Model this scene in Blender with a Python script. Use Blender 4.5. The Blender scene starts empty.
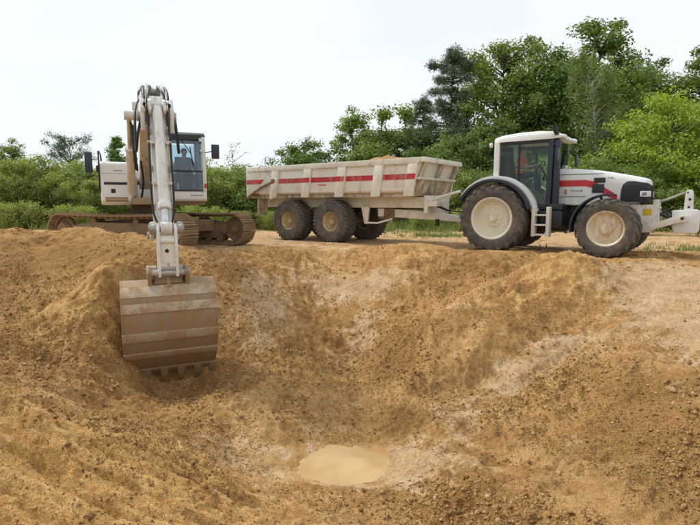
import bpy, bmesh, math, random
import numpy as np
from mathutils import Vector, Matrix

random.seed(7)
R = math.radians
scene = bpy.context.scene
col = scene.collection

# ------------------------------------------------------------------ camera, sky, sun, exposure
cam_d = bpy.data.cameras.new('camera')
cam_d.sensor_width = 36.0
cam_d.lens = 25.7
cam_d.clip_end = 3000
cam = bpy.data.objects.new('camera', cam_d)
col.objects.link(cam)
cam.location = (0, 0, 1.25)
cam.rotation_euler = (R(90 - 6.67), 0, 0)
scene.camera = cam

SUN_EL, SUN_AZ = 50.0, 302.0          # azimuth clockwise from +Y (behind the camera, to the left)
world = bpy.data.worlds.new('World')
scene.world = world
world.use_nodes = True
wn, wl = world.node_tree.nodes, world.node_tree.links
wn.clear()
w_out = wn.new('ShaderNodeOutputWorld')
w_bg = wn.new('ShaderNodeBackground')
w_bg.inputs['Strength'].default_value = 0.1
w_sky = wn.new('ShaderNodeTexSky')
w_sky.sky_type = 'NISHITA'
w_sky.sun_disc = False
w_sky.sun_elevation = R(SUN_EL)
w_sky.sun_rotation = R(SUN_AZ)
w_sky.air_density = 1.0
w_sky.dust_density = 2.0
w_tc = wn.new('ShaderNodeTexCoord')
w_map = wn.new('ShaderNodeMapping')
w_map.inputs['Scale'].default_value = (1, 1, 2.6)
w_no = wn.new('ShaderNodeTexNoise')
w_no.inputs['Scale'].default_value = 1.6
w_no.inputs['Detail'].default_value = 5
w_rp = wn.new('ShaderNodeValToRGB')
w_rp.color_ramp.elements[0].position = 0.32
w_rp.color_ramp.elements[0].color = (3.8, 4.3, 4.68, 1)
w_rp.color_ramp.elements[1].position = 0.62
w_rp.color_ramp.elements[1].color = (4.72, 4.86, 5.0, 1)
w_mix = wn.new('ShaderNodeMix')
w_mix.data_type = 'RGBA'
w_mix.inputs[0].default_value = 0.93
wl.new(w_tc.outputs['Generated'], w_map.inputs['Vector'])
wl.new(w_map.outputs['Vector'], w_no.inputs['Vector'])
wl.new(w_no.outputs['Fac'], w_rp.inputs['Fac'])
wl.new(w_sky.outputs['Color'], w_mix.inputs[6])
wl.new(w_rp.outputs['Color'], w_mix.inputs[7])
wl.new(w_mix.outputs[2], w_bg.inputs['Color'])
wl.new(w_bg.outputs['Background'], w_out.inputs['Surface'])

sun_d = bpy.data.lights.new('sun', 'SUN')
sun_d.energy = 1.5
sun_d.angle = R(10)
sun_d.color = (1.0, 0.96, 0.9)
sun = bpy.data.objects.new('sun', sun_d)
col.objects.link(sun)
sdir = Vector((math.sin(R(SUN_AZ)) * math.cos(R(SUN_EL)), math.cos(R(SUN_AZ)) * math.cos(R(SUN_EL)), math.sin(R(SUN_EL))))
sun.rotation_euler = sdir.to_track_quat('Z', 'Y').to_euler()
sun.location = sdir * 60

scene.view_settings.view_transform = 'Standard'
scene.view_settings.look = 'None'
scene.view_settings.gamma = 1.0
scene.view_settings.exposure = 1.06
scene.view_settings.use_curve_mapping = False
scene.render.engine = 'CYCLES'
scene.cycles.max_bounces = 8
scene.cycles.transparent_max_bounces = 16


# ------------------------------------------------------------------ materials
class NT:
    def __init__(self, name):
        self.m = bpy.data.materials.new(name)
        self.m.use_nodes = True
        self.n = self.m.node_tree.nodes
        self.l = self.m.node_tree.links
        self.p = self.n['Principled BSDF']
        self.out = self.n['Material Output']

    def add(self, t, **kw):
        nd = self.n.new(t)
        for k, v in kw.items():
            setattr(nd, k, v)
        return nd

    def link(self, a, b):
        self.l.new(a, b)

    def noise(self, scale, detail=4, rough=0.55, vec=None, dist=0.0):
        nd = self.add('ShaderNodeTexNoise')
        nd.inputs['Scale'].default_value = scale
        nd.inputs['Detail'].default_value = detail
        nd.inputs['Roughness'].default_value = rough
        nd.inputs['Distortion'].default_value = dist
        if vec is not None:
            self.link(vec, nd.inputs['Vector'])
        return nd.outputs['Fac']

    def ramp(self, fac, stops):
        nd = self.add('ShaderNodeValToRGB')
        e = nd.color_ramp.elements
        while len(e) < len(stops):
            e.new(0.5)
        for i, (p, c) in enumerate(stops):
            e[i].position = p
            e[i].color = (c[0], c[1], c[2], 1) if not isinstance(c, (int, float)) else (c, c, c, 1)
        self.link(fac, nd.inputs['Fac'])
        return nd.outputs['Color']

    def mix(self, fac, a, b, mode='MIX'):
        nd = self.add('ShaderNodeMix', data_type='RGBA', blend_type=mode)
        for sock, v in ((nd.inputs[0], fac), (nd.inputs[6], a), (nd.inputs[7], b)):
            if isinstance(v, (int, float)):
                sock.default_value = v
            elif isinstance(v, tuple):
                sock.default_value = (v[0], v[1], v[2], 1)
            else:
                self.link(v, sock)
        return nd.outputs[2]

    def math(self, op, a, b=0.0):
        nd = self.add('ShaderNodeMath', operation=op)
        for sock, v in ((nd.inputs[0], a), (nd.inputs[1], b)):
            if isinstance(v, (int, float)):
                sock.default_value = v
            else:
                self.link(v, sock)
        return nd.outputs[0]

    def bump(self, h, strength=0.3, dist=0.02):
        nd = self.add('ShaderNodeBump')
        nd.inputs['Strength'].default_value = strength
        nd.inputs['Distance'].default_value = dist
        self.link(h, nd.inputs['Height'])
        self.link(nd.outputs['Normal'], self.p.inputs['Normal'])

    def obj_co(self):
        return self.add('ShaderNodeTexCoord').outputs['Object']


MUD = (0.30, 0.19, 0.10)


def paint(name, base, rough=0.4, dirt=0.3, dirt_col=MUD, scale=3.0, metallic=0.0, fine=0.5, streak=True):
    t = NT(name)
    co = t.obj_co()
    if streak:
        mp = t.add('ShaderNodeMapping')
        mp.inputs['Scale'].default_value = (1, 1, 0.35)
        t.link(co, mp.inputs['Vector'])
        v = mp.outputs['Vector']
    else:
        v = co
    n1 = t.noise(scale, 6, 0.65, v, 0.4)
    n2 = t.noise(scale * 7, 5, 0.6, co)
    mk = t.math('ADD', t.math('MULTIPLY', n1, 0.7), t.math('MULTIPLY', n2, 0.3))
    lo = 0.66 - 0.3 * dirt
    fac = t.ramp(mk, [(lo - 0.04, 0.0), (lo + 0.05, min(1.0, 0.25 + 0.6 * dirt)), (lo + 0.14, min(1.0, 0.45 + 0.65 * dirt))])
    var = t.ramp(t.noise(scale * 0.6, 3, 0.5, co), [(0.3, (base[0] * 0.86, base[1] * 0.85, base[2] * 0.82)), (0.7, base)])
    c = t.mix(fac, var, dirt_col)
    t.link(c, t.p.inputs['Base Color'])
    rr = t.ramp(fac, [(0.0, rough), (1.0, 0.9)])
    t.link(rr, t.p.inputs['Roughness'])
    t.p.inputs['Metallic'].default_value = metallic
    t.bump(mk, 0.12 * fine, 0.01)
    return t.m


def plain(name, base, rough=0.5, metallic=0.0, emit=None):
    t = NT(name)
    n = t.noise(9, 4, 0.6, t.obj_co())
    c = t.ramp(n, [(0.3, (base[0] * 0.75, base[1] * 0.75, base[2] * 0.75)), (0.7, (base[0] * 1.1, base[1] * 1.1, base[2] * 1.1))])
    t.link(c, t.p.inputs['Base Color'])
    t.p.inputs['Roughness'].default_value = rough
    t.p.inputs['Metallic'].default_value = metallic
    return t.m


def glass(name, tint=(0.8, 0.9, 0.86), refl=1.45, rough=0.02):
    t = NT(name)
    t.n.remove(t.p)
    tr = t.add('ShaderNodeBsdfTransparent')
    tr.inputs['Color'].default_value = (*tint, 1)
    gl = t.add('ShaderNodeBsdfGlossy')
    gl.inputs['Color'].default_value = (1, 1, 1, 1)
    gl.inputs['Roughness'].default_value = rough
    fr = t.add('ShaderNodeFresnel')
    fr.inputs['IOR'].default_value = refl
    mx = t.add('ShaderNodeMixShader')
    t.link(fr.outputs[0], mx.inputs[0])
    t.link(tr.outputs[0], mx.inputs[1])
    t.link(gl.outputs[0], mx.inputs[2])
    t.link(mx.outputs[0], t.out.inputs['Surface'])
    return t.m


def leaf_mat(name, dark, mid, light, trans=0.42):
    t = NT(name)
    t.n.remove(t.p)
    geo = t.add('ShaderNodeNewGeometry')
    inf = t.add('ShaderNodeObjectInfo')
    c = t.ramp(geo.outputs['Random Per Island'], [(0.0, dark), (0.5, mid), (1.0, light)])
    n = t.noise(0.9, 3, 0.5, t.add('ShaderNodeTexCoord').outputs['Object'])
    c = t.mix(t.ramp(n, [(0.35, 0.0), (0.65, 0.55)]), c, light)
    hsv = t.add('ShaderNodeHueSaturation')
    t.link(c, hsv.inputs['Color'])
    t.link(t.math('ADD', 0.485, t.math('MULTIPLY', inf.outputs['Random'], 0.03)), hsv.inputs['Hue'])
    t.link(t.math('ADD', 1.18, t.math('MULTIPLY', inf.outputs['Random'], 0.34)), hsv.inputs['Value'])
    c = hsv.outputs['Color']
    df = t.add('ShaderNodeBsdfDiffuse')
    tl = t.add('ShaderNodeBsdfTranslucent')
    gs = t.add('ShaderNodeBsdfGlossy')
    gs.inputs['Roughness'].default_value = 0.55
    gs.inputs['Color'].default_value = (0.8, 0.9, 0.9, 1)
    t.link(c, df.inputs['Color'])
    t.link(t.mix(1.0, c, (1.15, 1.2, 0.6), 'MULTIPLY'), tl.inputs['Color'])
    m1 = t.add('ShaderNodeMixShader')
    m1.inputs[0].default_value = trans
    t.link(df.outputs[0], m1.inputs[1])
    t.link(tl.outputs[0], m1.inputs[2])
    m2 = t.add('ShaderNodeMixShader')
    m2.inputs[0].default_value = 0.05
    t.link(m1.outputs[0], m2.inputs[1])
    t.link(gs.outputs[0], m2.inputs[2])
    t.link(m2.outputs[0], t.out.inputs['Surface'])
    return t.m


def bark_mat(name, a, b, scale=6):
    t = NT(name)
    mp = t.add('ShaderNodeMapping')
    mp.inputs['Scale'].default_value = (3, 3, 0.6)
    t.link(t.obj_co(), mp.inputs['Vector'])
    n = t.noise(scale, 6, 0.7, mp.outputs['Vector'])
    t.link(t.ramp(n, [(0.35, a), (0.65, b)]), t.p.inputs['Base Color'])
    t.p.inputs['Roughness'].default_value = 0.9
    t.bump(n, 0.5, 0.03)
    return t.m


def soil_mat(name, use_mask=True):
    t = NT(name)
    geo = t.add('ShaderNodeNewGeometry')
    pos = geo.outputs['Position']
    n1 = t.noise(0.55, 5, 0.6, pos, 0.5)
    n2 = t.noise(3.2, 6, 0.65, pos, 0.3)
    n3 = t.noise(19, 5, 0.7, pos)
    n4 = t.noise(75, 3, 0.7, pos)
    base = t.ramp(t.math('ADD', t.math('MULTIPLY', n1, 0.55), t.math('MULTIPLY', n2, 0.45)), [(0.36, (0.235, 0.115, 0.040)), (0.5, (0.410, 0.222, 0.086)), (0.64, (0.590, 0.370, 0.180))])
    gold = t.ramp(n2, [(0.30, (0.350, 0.178, 0.058)), (0.5, (0.500, 0.282, 0.104)), (0.72, (0.620, 0.390, 0.175))])
    clay = t.ramp(n2, [(0.28, (0.385, 0.225, 0.115)), (0.5, (0.500, 0.320, 0.180)), (0.72, (0.590, 0.420, 0.265))])
    dark = t.ramp(n2, [(0.3, (0.180, 0.090, 0.028)), (0.7, (0.350, 0.190, 0.065))])
    if use_mask:
        at = t.add('ShaderNodeAttribute', attribute_name='soil')
        sp = t.add('ShaderNodeSeparateColor')
        t.link(at.outputs['Color'], sp.inputs[0])

        def edge(ch):
            return t.ramp(t.math('ADD', sp.outputs[ch], t.math('ADD', t.math('MULTIPLY', t.math('SUBTRACT', n2, 0.5), 1.9), t.math('MULTIPLY', t.math('SUBTRACT', n3, 0.5), 0.7))), [(0.32, 0.0), (0.66, 1.0)])
        c = t.mix(edge(1), base, gold)
        c = t.mix(edge(2), c, dark)
        c = t.mix(edge(0), c, clay)
        gr = t.add('ShaderNodeAttribute', attribute_name='turf')
        gm = t.ramp(t.math('ADD', gr.outputs['Fac'], t.math('MULTIPLY', t.math('SUBTRACT', n2, 0.5), 1.1)), [(0.4, 0.0), (0.65, 1.0)])
        turf = t.ramp(n3, [(0.3, (0.05, 0.075, 0.02)), (0.7, (0.16, 0.18, 0.06))])
        c = t.mix(gm, c, turf)
    else:
        c = t.ramp(geo.outputs['Random Per Island'], [(0.0, (0.30, 0.155, 0.055)), (0.35, (0.42, 0.23, 0.09)), (0.8, (0.52, 0.31, 0.13)), (0.97, (0.58, 0.37, 0.18)), (1.0, (0.66, 0.50, 0.32))])
    sp_ = t.ramp(n3, [(0.30, 0.52), (0.5, 1.0), (0.72, 1.30)])
    c = t.mix(0.75, c, t.mix(1.0, c, sp_, 'MULTIPLY'))
    grit = t.ramp(n4, [(0.34, 0.45), (0.5, 1.0), (0.66, 1.35)])
    c = t.mix(0.7, c, t.mix(1.0, c, grit, 'MULTIPLY'))
    c = t.mix(1.0, c, (1.54, 1.57, 1.46), 'MULTIPLY')
    t.link(c, t.p.inputs['Base Color'])
    t.p.inputs['Roughness'].default_value = 0.9
    if use_mask:
        t.link(t.ramp(edge(0), [(0.0, 0.95), (1.0, 0.75)]), t.p.inputs['Roughness'])
    t.p.inputs['Specular IOR Level'].default_value = 0.25
    t.bump(t.math('ADD', n3, t.math('MULTIPLY', n4, 0.7)), 1.0, 0.06)
    return t.m


M = {}
M['soil'] = soil_mat('soil')
M['clod'] = soil_mat('clod_soil', False)
M['load'] = paint('load_soil', (0.40, 0.23, 0.09), 0.95, 0.6, (0.27, 0.15, 0.06), 7, 0, 4, False)
M['white'] = paint('white_paint', (0.76, 0.76, 0.74), 0.35, 0.14, (0.45, 0.36, 0.25))
M['white_dirty'] = paint('white_dirty_paint', (0.74, 0.72, 0.66), 0.45, 0.45, (0.42, 0.28, 0.15))
M['cream'] = paint('cream_paint', (0.80, 0.755, 0.655), 0.5, 0.30, (0.36, 0.225, 0.12), 3.2)
M['cream_mud'] = paint('cream_muddy_paint', (0.66, 0.58, 0.45), 0.6, 0.62, (0.20, 0.13, 0.075), 6)
M['rim_cream'] = paint('rim_cream_paint', (0.80, 0.74, 0.60), 0.5, 0.26, (0.42, 0.28, 0.14), 3.5)
M['rim_mud'] = paint('rim_muddy_cream_paint', (0.78, 0.69, 0.52), 0.5, 0.50, (0.42, 0.25, 0.10), 4)
M['rim_yellow'] = paint('rim_yellow_paint', (0.62, 0.50, 0.31), 0.5, 0.6, (0.30, 0.19, 0.09), 5)
M['red'] = paint('red_paint', (0.55, 0.022, 0.035), 0.4, 0.15, (0.40, 0.25, 0.17))
M['red_dirty'] = paint('red_dirty_paint', (0.52, 0.03, 0.045), 0.5, 0.38, (0.50, 0.33, 0.22), 5)
M['green_line'] = plain('green_line_paint', (0.05, 0.25, 0.12), 0.4)
M['navy'] = paint('navy_plastic', (0.022, 0.030, 0.052), 0.45, 0.12, (0.2, 0.15, 0.1))
M['black'] = paint('black_plastic', (0.018, 0.018, 0.02), 0.5, 0.2, (0.16, 0.11, 0.07))
M['grille'] = plain('grille_black', (0.03, 0.03, 0.034), 0.6)
M['rubber_hose'] = plain('rubber_hose', (0.02, 0.02, 0.022), 0.55)
M['tyre'] = paint('muddy_tyre', (0.085, 0.078, 0.070), 0.85, 0.50, (0.200, 0.148, 0.100), 6, 0, 2.5, False)
M['tyre_side'] = M['tyre']
M['track'] = paint('muddy_track_steel', (0.21, 0.155, 0.105), 0.7, 0.75, (0.34, 0.225, 0.125), 3, 0.2, 2, False)
M['track_dark'] = paint('muddy_frame', (0.13, 0.095, 0.06), 0.8, 0.8, (0.24, 0.155, 0.085), 3.5, 0, 2, False)
M['deck'] = paint('muddy_deck', (0.33, 0.25, 0.17), 0.75, 0.7, (0.36, 0.245, 0.14), 2.5)
M['bucket'] = paint('bucket_steel', (0.30, 0.225, 0.15), 0.5, 0.62, (0.33, 0.185, 0.07), 5.0, 0.15, 4, True)
M['wear'] = paint('bucket_wear_steel', (0.47, 0.39, 0.285), 0.5, 0.62, (0.36, 0.21, 0.085), 4.0, 0.25, 3, False)
M['steel'] = paint('pin_steel', (0.42, 0.40, 0.36), 0.45, 0.35, MUD, 8, 0.5)
M['chrome'] = plain('cylinder_rod_chrome', (0.62, 0.62, 0.62), 0.18, 0.9)
M['arm_white'] = paint('arm_white_paint', (0.76, 0.75, 0.71), 0.4, 0.36, (0.30, 0.20, 0.11), 5)
M['arm_tan'] = paint('boom_tan_paint', (0.74, 0.70, 0.62), 0.5, 0.38, (0.32, 0.22, 0.13), 4)
M['glass_tractor'] = glass('tractor_glass', (0.84, 0.92, 0.88), 1.36)
M['glass_cab'] = glass('excavator_glass', (0.78, 0.86, 0.90), 1.6)
M['lamp'] = plain('lamp_lens', (0.75, 0.76, 0.78), 0.15)
M['red_lamp'] = plain('red_lamp', (0.5, 0.02, 0.02), 0.25)
M['orange_lamp'] = plain('orange_lamp', (0.7, 0.22, 0.02), 0.3)
M['yellow'] = plain('yellow_sign', (0.62, 0.42, 0.03), 0.5)
M['mirror'] = plain('mirror_shell', (0.025, 0.03, 0.045), 0.35)
M['blue_print'] = plain('blue_print', (0.09, 0.12, 0.30), 0.5)
M['grey_print'] = plain('grey_print', (0.22, 0.23, 0.25), 0.5)
M['seat'] = plain('seat_fabric', (0.05, 0.05, 0.055), 0.9)
M['interior'] = plain('interior_grey', (0.11, 0.11, 0.115), 0.8)
M['skin'] = plain('skin', (0.52, 0.30, 0.21), 0.55)
M['orange_vest'] = plain('orange_cloth', (0.82, 0.13, 0.03), 0.8)
M['reflective'] = plain('reflective_band', (0.62, 0.64, 0.60), 0.5)
M['trousers'] = plain('dark_trousers', (0.05, 0.065, 0.10), 0.9)
M['shirt'] = plain('grey_blue_shirt', (0.24, 0.32, 0.42), 0.9)
M['hair'] = plain('dark_hair', (0.03, 0.02, 0.015), 0.8)
M['leaf_oak'] = leaf_mat('leaf_oak', (0.060, 0.095, 0.015), (0.098, 0.148, 0.024), (0.150, 0.208, 0.040))
M['leaf_mid'] = leaf_mat('leaf_mid', (0.085, 0.120, 0.018), (0.130, 0.182, 0.030), (0.190, 0.245, 0.052))
M['leaf_bush'] = leaf_mat('leaf_bush', (0.125, 0.165, 0.026), (0.195, 0.245, 0.044), (0.280, 0.325, 0.078))
M['leaf_bright'] = leaf_mat('leaf_bright', (0.140, 0.190, 0.014), (0.215, 0.280, 0.024), (0.310, 0.370, 0.045))
M['leaf_pine'] = leaf_mat('leaf_pine', (0.045, 0.070, 0.032), (0.070, 0.104, 0.048), (0.105, 0.145, 0.072), 0.2)
M['leaf_birch'] = leaf_mat('leaf_birch', (0.085, 0.120, 0.028), (0.130, 0.170, 0.045), (0.185, 0.225, 0.070))
M['leaf_grass'] = leaf_mat('leaf_grass', (0.080, 0.115, 0.022), (0.130, 0.165, 0.038), (0.210, 0.220, 0.075), 0.3)
M['bark'] = bark_mat('bark', (0.035, 0.025, 0.018), (0.115, 0.09, 0.065))
M['bark_birch'] = bark_mat('bark_birch', (0.20, 0.18, 0.15), (0.55, 0.53, 0.48), 3)


# ------------------------------------------------------------------ mesh helpers
def link(o, parent=None):
    col.objects.link(o)
    if parent is not None:
        o.parent = parent
    return o


def tag(o, label=None, cat=None, group=None, kind=None):
    for k, v in (('label', label), ('category', cat), ('group', group), ('kind', kind)):
        if v:
            o[k] = v
    return o


def empty(name, loc=(0, 0, 0), rz=0.0, parent=None):
    o = bpy.data.objects.new(name, None)
    o.empty_display_size = 0.3
    link(o, parent)
    o.location = loc
    o.rotation_euler = (0, 0, rz)
    return o


def copy_tree(o, parent=None):
    c = o.copy()
    col.objects.link(c)
    c.parent = parent
    for ch in o.children:
        copy_tree(ch, c)
    return c


class MB:
    def __init__(self):
        self.v = []
        self.f = []

    def add(self, vs, fs):
        b = len(self.v)
        self.v += [tuple(p) for p in vs]
        self.f += [tuple(b + i for i in f) for f in fs]
        return self

    def box(self, x0, x1, y0, y1, z0, z1, mat=None):
        vs = [(x, y, z) for x in (x0, x1) for y in (y0, y1) for z in (z0, z1)]
        if mat is not None:
            vs = [mat @ Vector(p) for p in vs]
        return self.add(vs, [(0, 1, 3, 2), (4, 6, 7, 5), (0, 4, 5, 1), (2, 3, 7, 6), (0, 2, 6, 4), (1, 5, 7, 3)])

    def prism(self, poly, y0, y1, axis='y'):
        n = len(poly)
        if axis == 'y':
            a = [(p[0], y0, p[1]) for p in poly]
            b = [(p[0], y1, p[1]) for p in poly]
        elif axis == 'x':
            a = [(y0, p[0], p[1]) for p in poly]
            b = [(y1, p[0], p[1]) for p in poly]
        else:
            a = [(p[0], p[1], y0) for p in poly]
            b = [(p[0], p[1], y1) for p in poly]
        fs = [tuple(range(n)), tuple(range(2 * n - 1, n - 1, -1))]
        fs += [(i, n + i, n + (i + 1) % n, (i + 1) % n) for i in range(n)]
        return self.add(a + b, fs)

    def tube(self, p0, p1, r0, r1=None, n=12, caps=True):
        return self.path([p0, p1], [r0, r0 if r1 is None else r1], n, caps)

    def path(self, pts, rad, n=8, caps=True):
        pts = [Vector(p) for p in pts]
        if not isinstance(rad, (list, tuple)):
            rad = [rad] * len(pts)
        rings = []
        prev = None
        for i, p in enumerate(pts):
            d = (pts[min(i + 1, len(pts) - 1)] - pts[max(i - 1, 0)])
            if d.length < 1e-9:
                d = Vector((0, 0, 1))
            d.normalize()
            if prev is None:
                up = Vector((0, 0, 1)) if abs(d.z) < 0.9 else Vector((1, 0, 0))
                u = d.cross(up).normalized()
            else:
                u = (prev - d * prev.dot(d))
                u = u.normalized() if u.length > 1e-6 else d.orthogonal().normalized()
            prev = u
            w = d.cross(u)
            rings.append([p + (u * math.cos(2 * math.pi * k / n) + w * math.sin(2 * math.pi * k / n)) * rad[i] for k in range(n)])
        vs = [q for r in rings for q in r]
        fs = []
        for i in range(len(rings) - 1):
            for k in range(n):
                a, b = i * n + k, i * n + (k + 1) % n
                fs.append((a, b, b + n, a + n))
        if caps:
            fs.append(tuple(range(n - 1, -1, -1)))
            fs.append(tuple(range((len(rings) - 1) * n, len(rings) * n)))
        return self.add(vs, fs)

    def lathe(self, prof, n=32, closed=False, c=(0, 0, 0)):
        """profile of (r, y) revolved about the y axis"""
        vs, fs = [], []
        m = len(prof)
        for k in range(n):
            a = 2 * math.pi * k / n
            for r, y in prof:
                vs.append((c[0] + r * math.cos(a), c[1] + y, c[2] + r * math.sin(a)))
        for k in range(n):
            k2 = (k + 1) % n
            for i in range(m if closed else m - 1):
                j = (i + 1) % m
                fs.append((k * m + i, k * m + j, k2 * m + j, k2 * m + i))
        return self.add(vs, fs)

    def loft(self, secs, caps=True):
        n = len(secs[0])
        vs = [p for s in secs for p in s]
        fs = []
        for i in range(len(secs) - 1):
            for k in range(n):
                a, b = i * n + k, i * n + (k + 1) % n
                fs.append((a, b, b + n, a + n))
        if caps:
            fs.append(tuple(range(n - 1, -1, -1)))
            fs.append(tuple(range((len(secs) - 1) * n, len(secs) * n)))
        return self.add(vs, fs)

    def mesh(self, name, mat, bevel=0.0, segs=2, smooth=40):
        me = bpy.data.meshes.new(name)
        bm = bmesh.new()
        vv = [bm.verts.new(p) for p in self.v]
        for f in self.f:
            try:
                bm.faces.new([vv[i] for i in f])
            except ValueError:
                pass
        bmesh.ops.remove_doubles(bm, verts=bm.verts, dist=1e-5)
        bmesh.ops.recalc_face_normals(bm, faces=bm.faces)
        if bevel > 0:
            ed = [e for e in bm.edges if len(e.link_faces) == 2 and e.calc_face_angle(0) > R(32)]
            bmesh.ops.bevel(bm, geom=ed, offset=bevel, segments=segs, affect='EDGES', profile=0.6, clamp_overlap=True)
        bm.to_mesh(me)
        bm.free()
        if smooth:
            me.polygons.foreach_set('use_smooth', [True] * len(me.polygons))
            me.set_sharp_from_angle(angle=R(smooth))
        me.materials.append(M[mat] if isinstance(mat, str) else mat)
        return me

    def build(self, name, mat, parent=None, bevel=0.0, segs=2, smooth=40, loc=None, rot=None):
        o = bpy.data.objects.new(name, self.mesh(name, mat, bevel, segs, smooth))
        link(o, parent)
        if loc is not None:
            o.location = loc
        if rot is not None:
            o.rotation_euler = rot
        return o


def np_mesh(name, verts, faces, mat, smooth=False):
    """fast mesh from numpy arrays; faces (n, k)"""
    me = bpy.data.meshes.new(name)
    nf, k = faces.shape
    me.vertices.add(len(verts))
    me.vertices.foreach_set('co', np.ascontiguousarray(verts, dtype=np.float32).ravel())
    me.loops.add(nf * k)
    me.loops.foreach_set('vertex_index', np.ascontiguousarray(faces, dtype=np.int32).ravel())
    me.polygons.add(nf)
    me.polygons.foreach_set('loop_start', np.arange(0, nf * k, k, dtype=np.int32))
    if smooth:
        me.polygons.foreach_set('use_smooth', np.ones(nf, dtype=bool))
    me.update(calc_edges=True)
    me.validate()
    me.materials.append(mat)
    return me


# ------------------------------------------------------------------ terrain
rng = np.random.default_rng(11)
PERM = rng.permutation(256)
PERM = np.concatenate([PERM, PERM, PERM])
GA = rng.uniform(0, 2 * np.pi, 256)
GX, GY = np.cos(GA), np.sin(GA)


def perlin(x, y, seed=0):
    xi = np.floor(x).astype(int)
    yi = np.floor(y).astype(int)
    xf, yf = x - xi, y - yi
    xi = (xi + seed * 37) & 255
    yi = (yi + seed * 91) & 255

    def g(ix, iy, dx, dy):
        h = PERM[PERM[ix & 255] + (iy & 255)] & 255
        return GX[h] * dx + GY[h] * dy
    u = xf * xf * xf * (xf * (xf * 6 - 15) + 10)
    v = yf * yf * yf * (yf * (yf * 6 - 15) + 10)
    a = g(xi, yi, xf, yf)
    b = g(xi + 1, yi, xf - 1, yf)
    c = g(xi, yi + 1, xf, yf - 1)
    d = g(xi + 1, yi + 1, xf - 1, yf - 1)
    return (a + u * (b - a)) * (1 - v) + (c + u * (d - c)) * v


def sstep(a, b, x):
    t = np.clip((x - a) / (b - a), 0, 1)
    return t * t * (3 - 2 * t)


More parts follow.
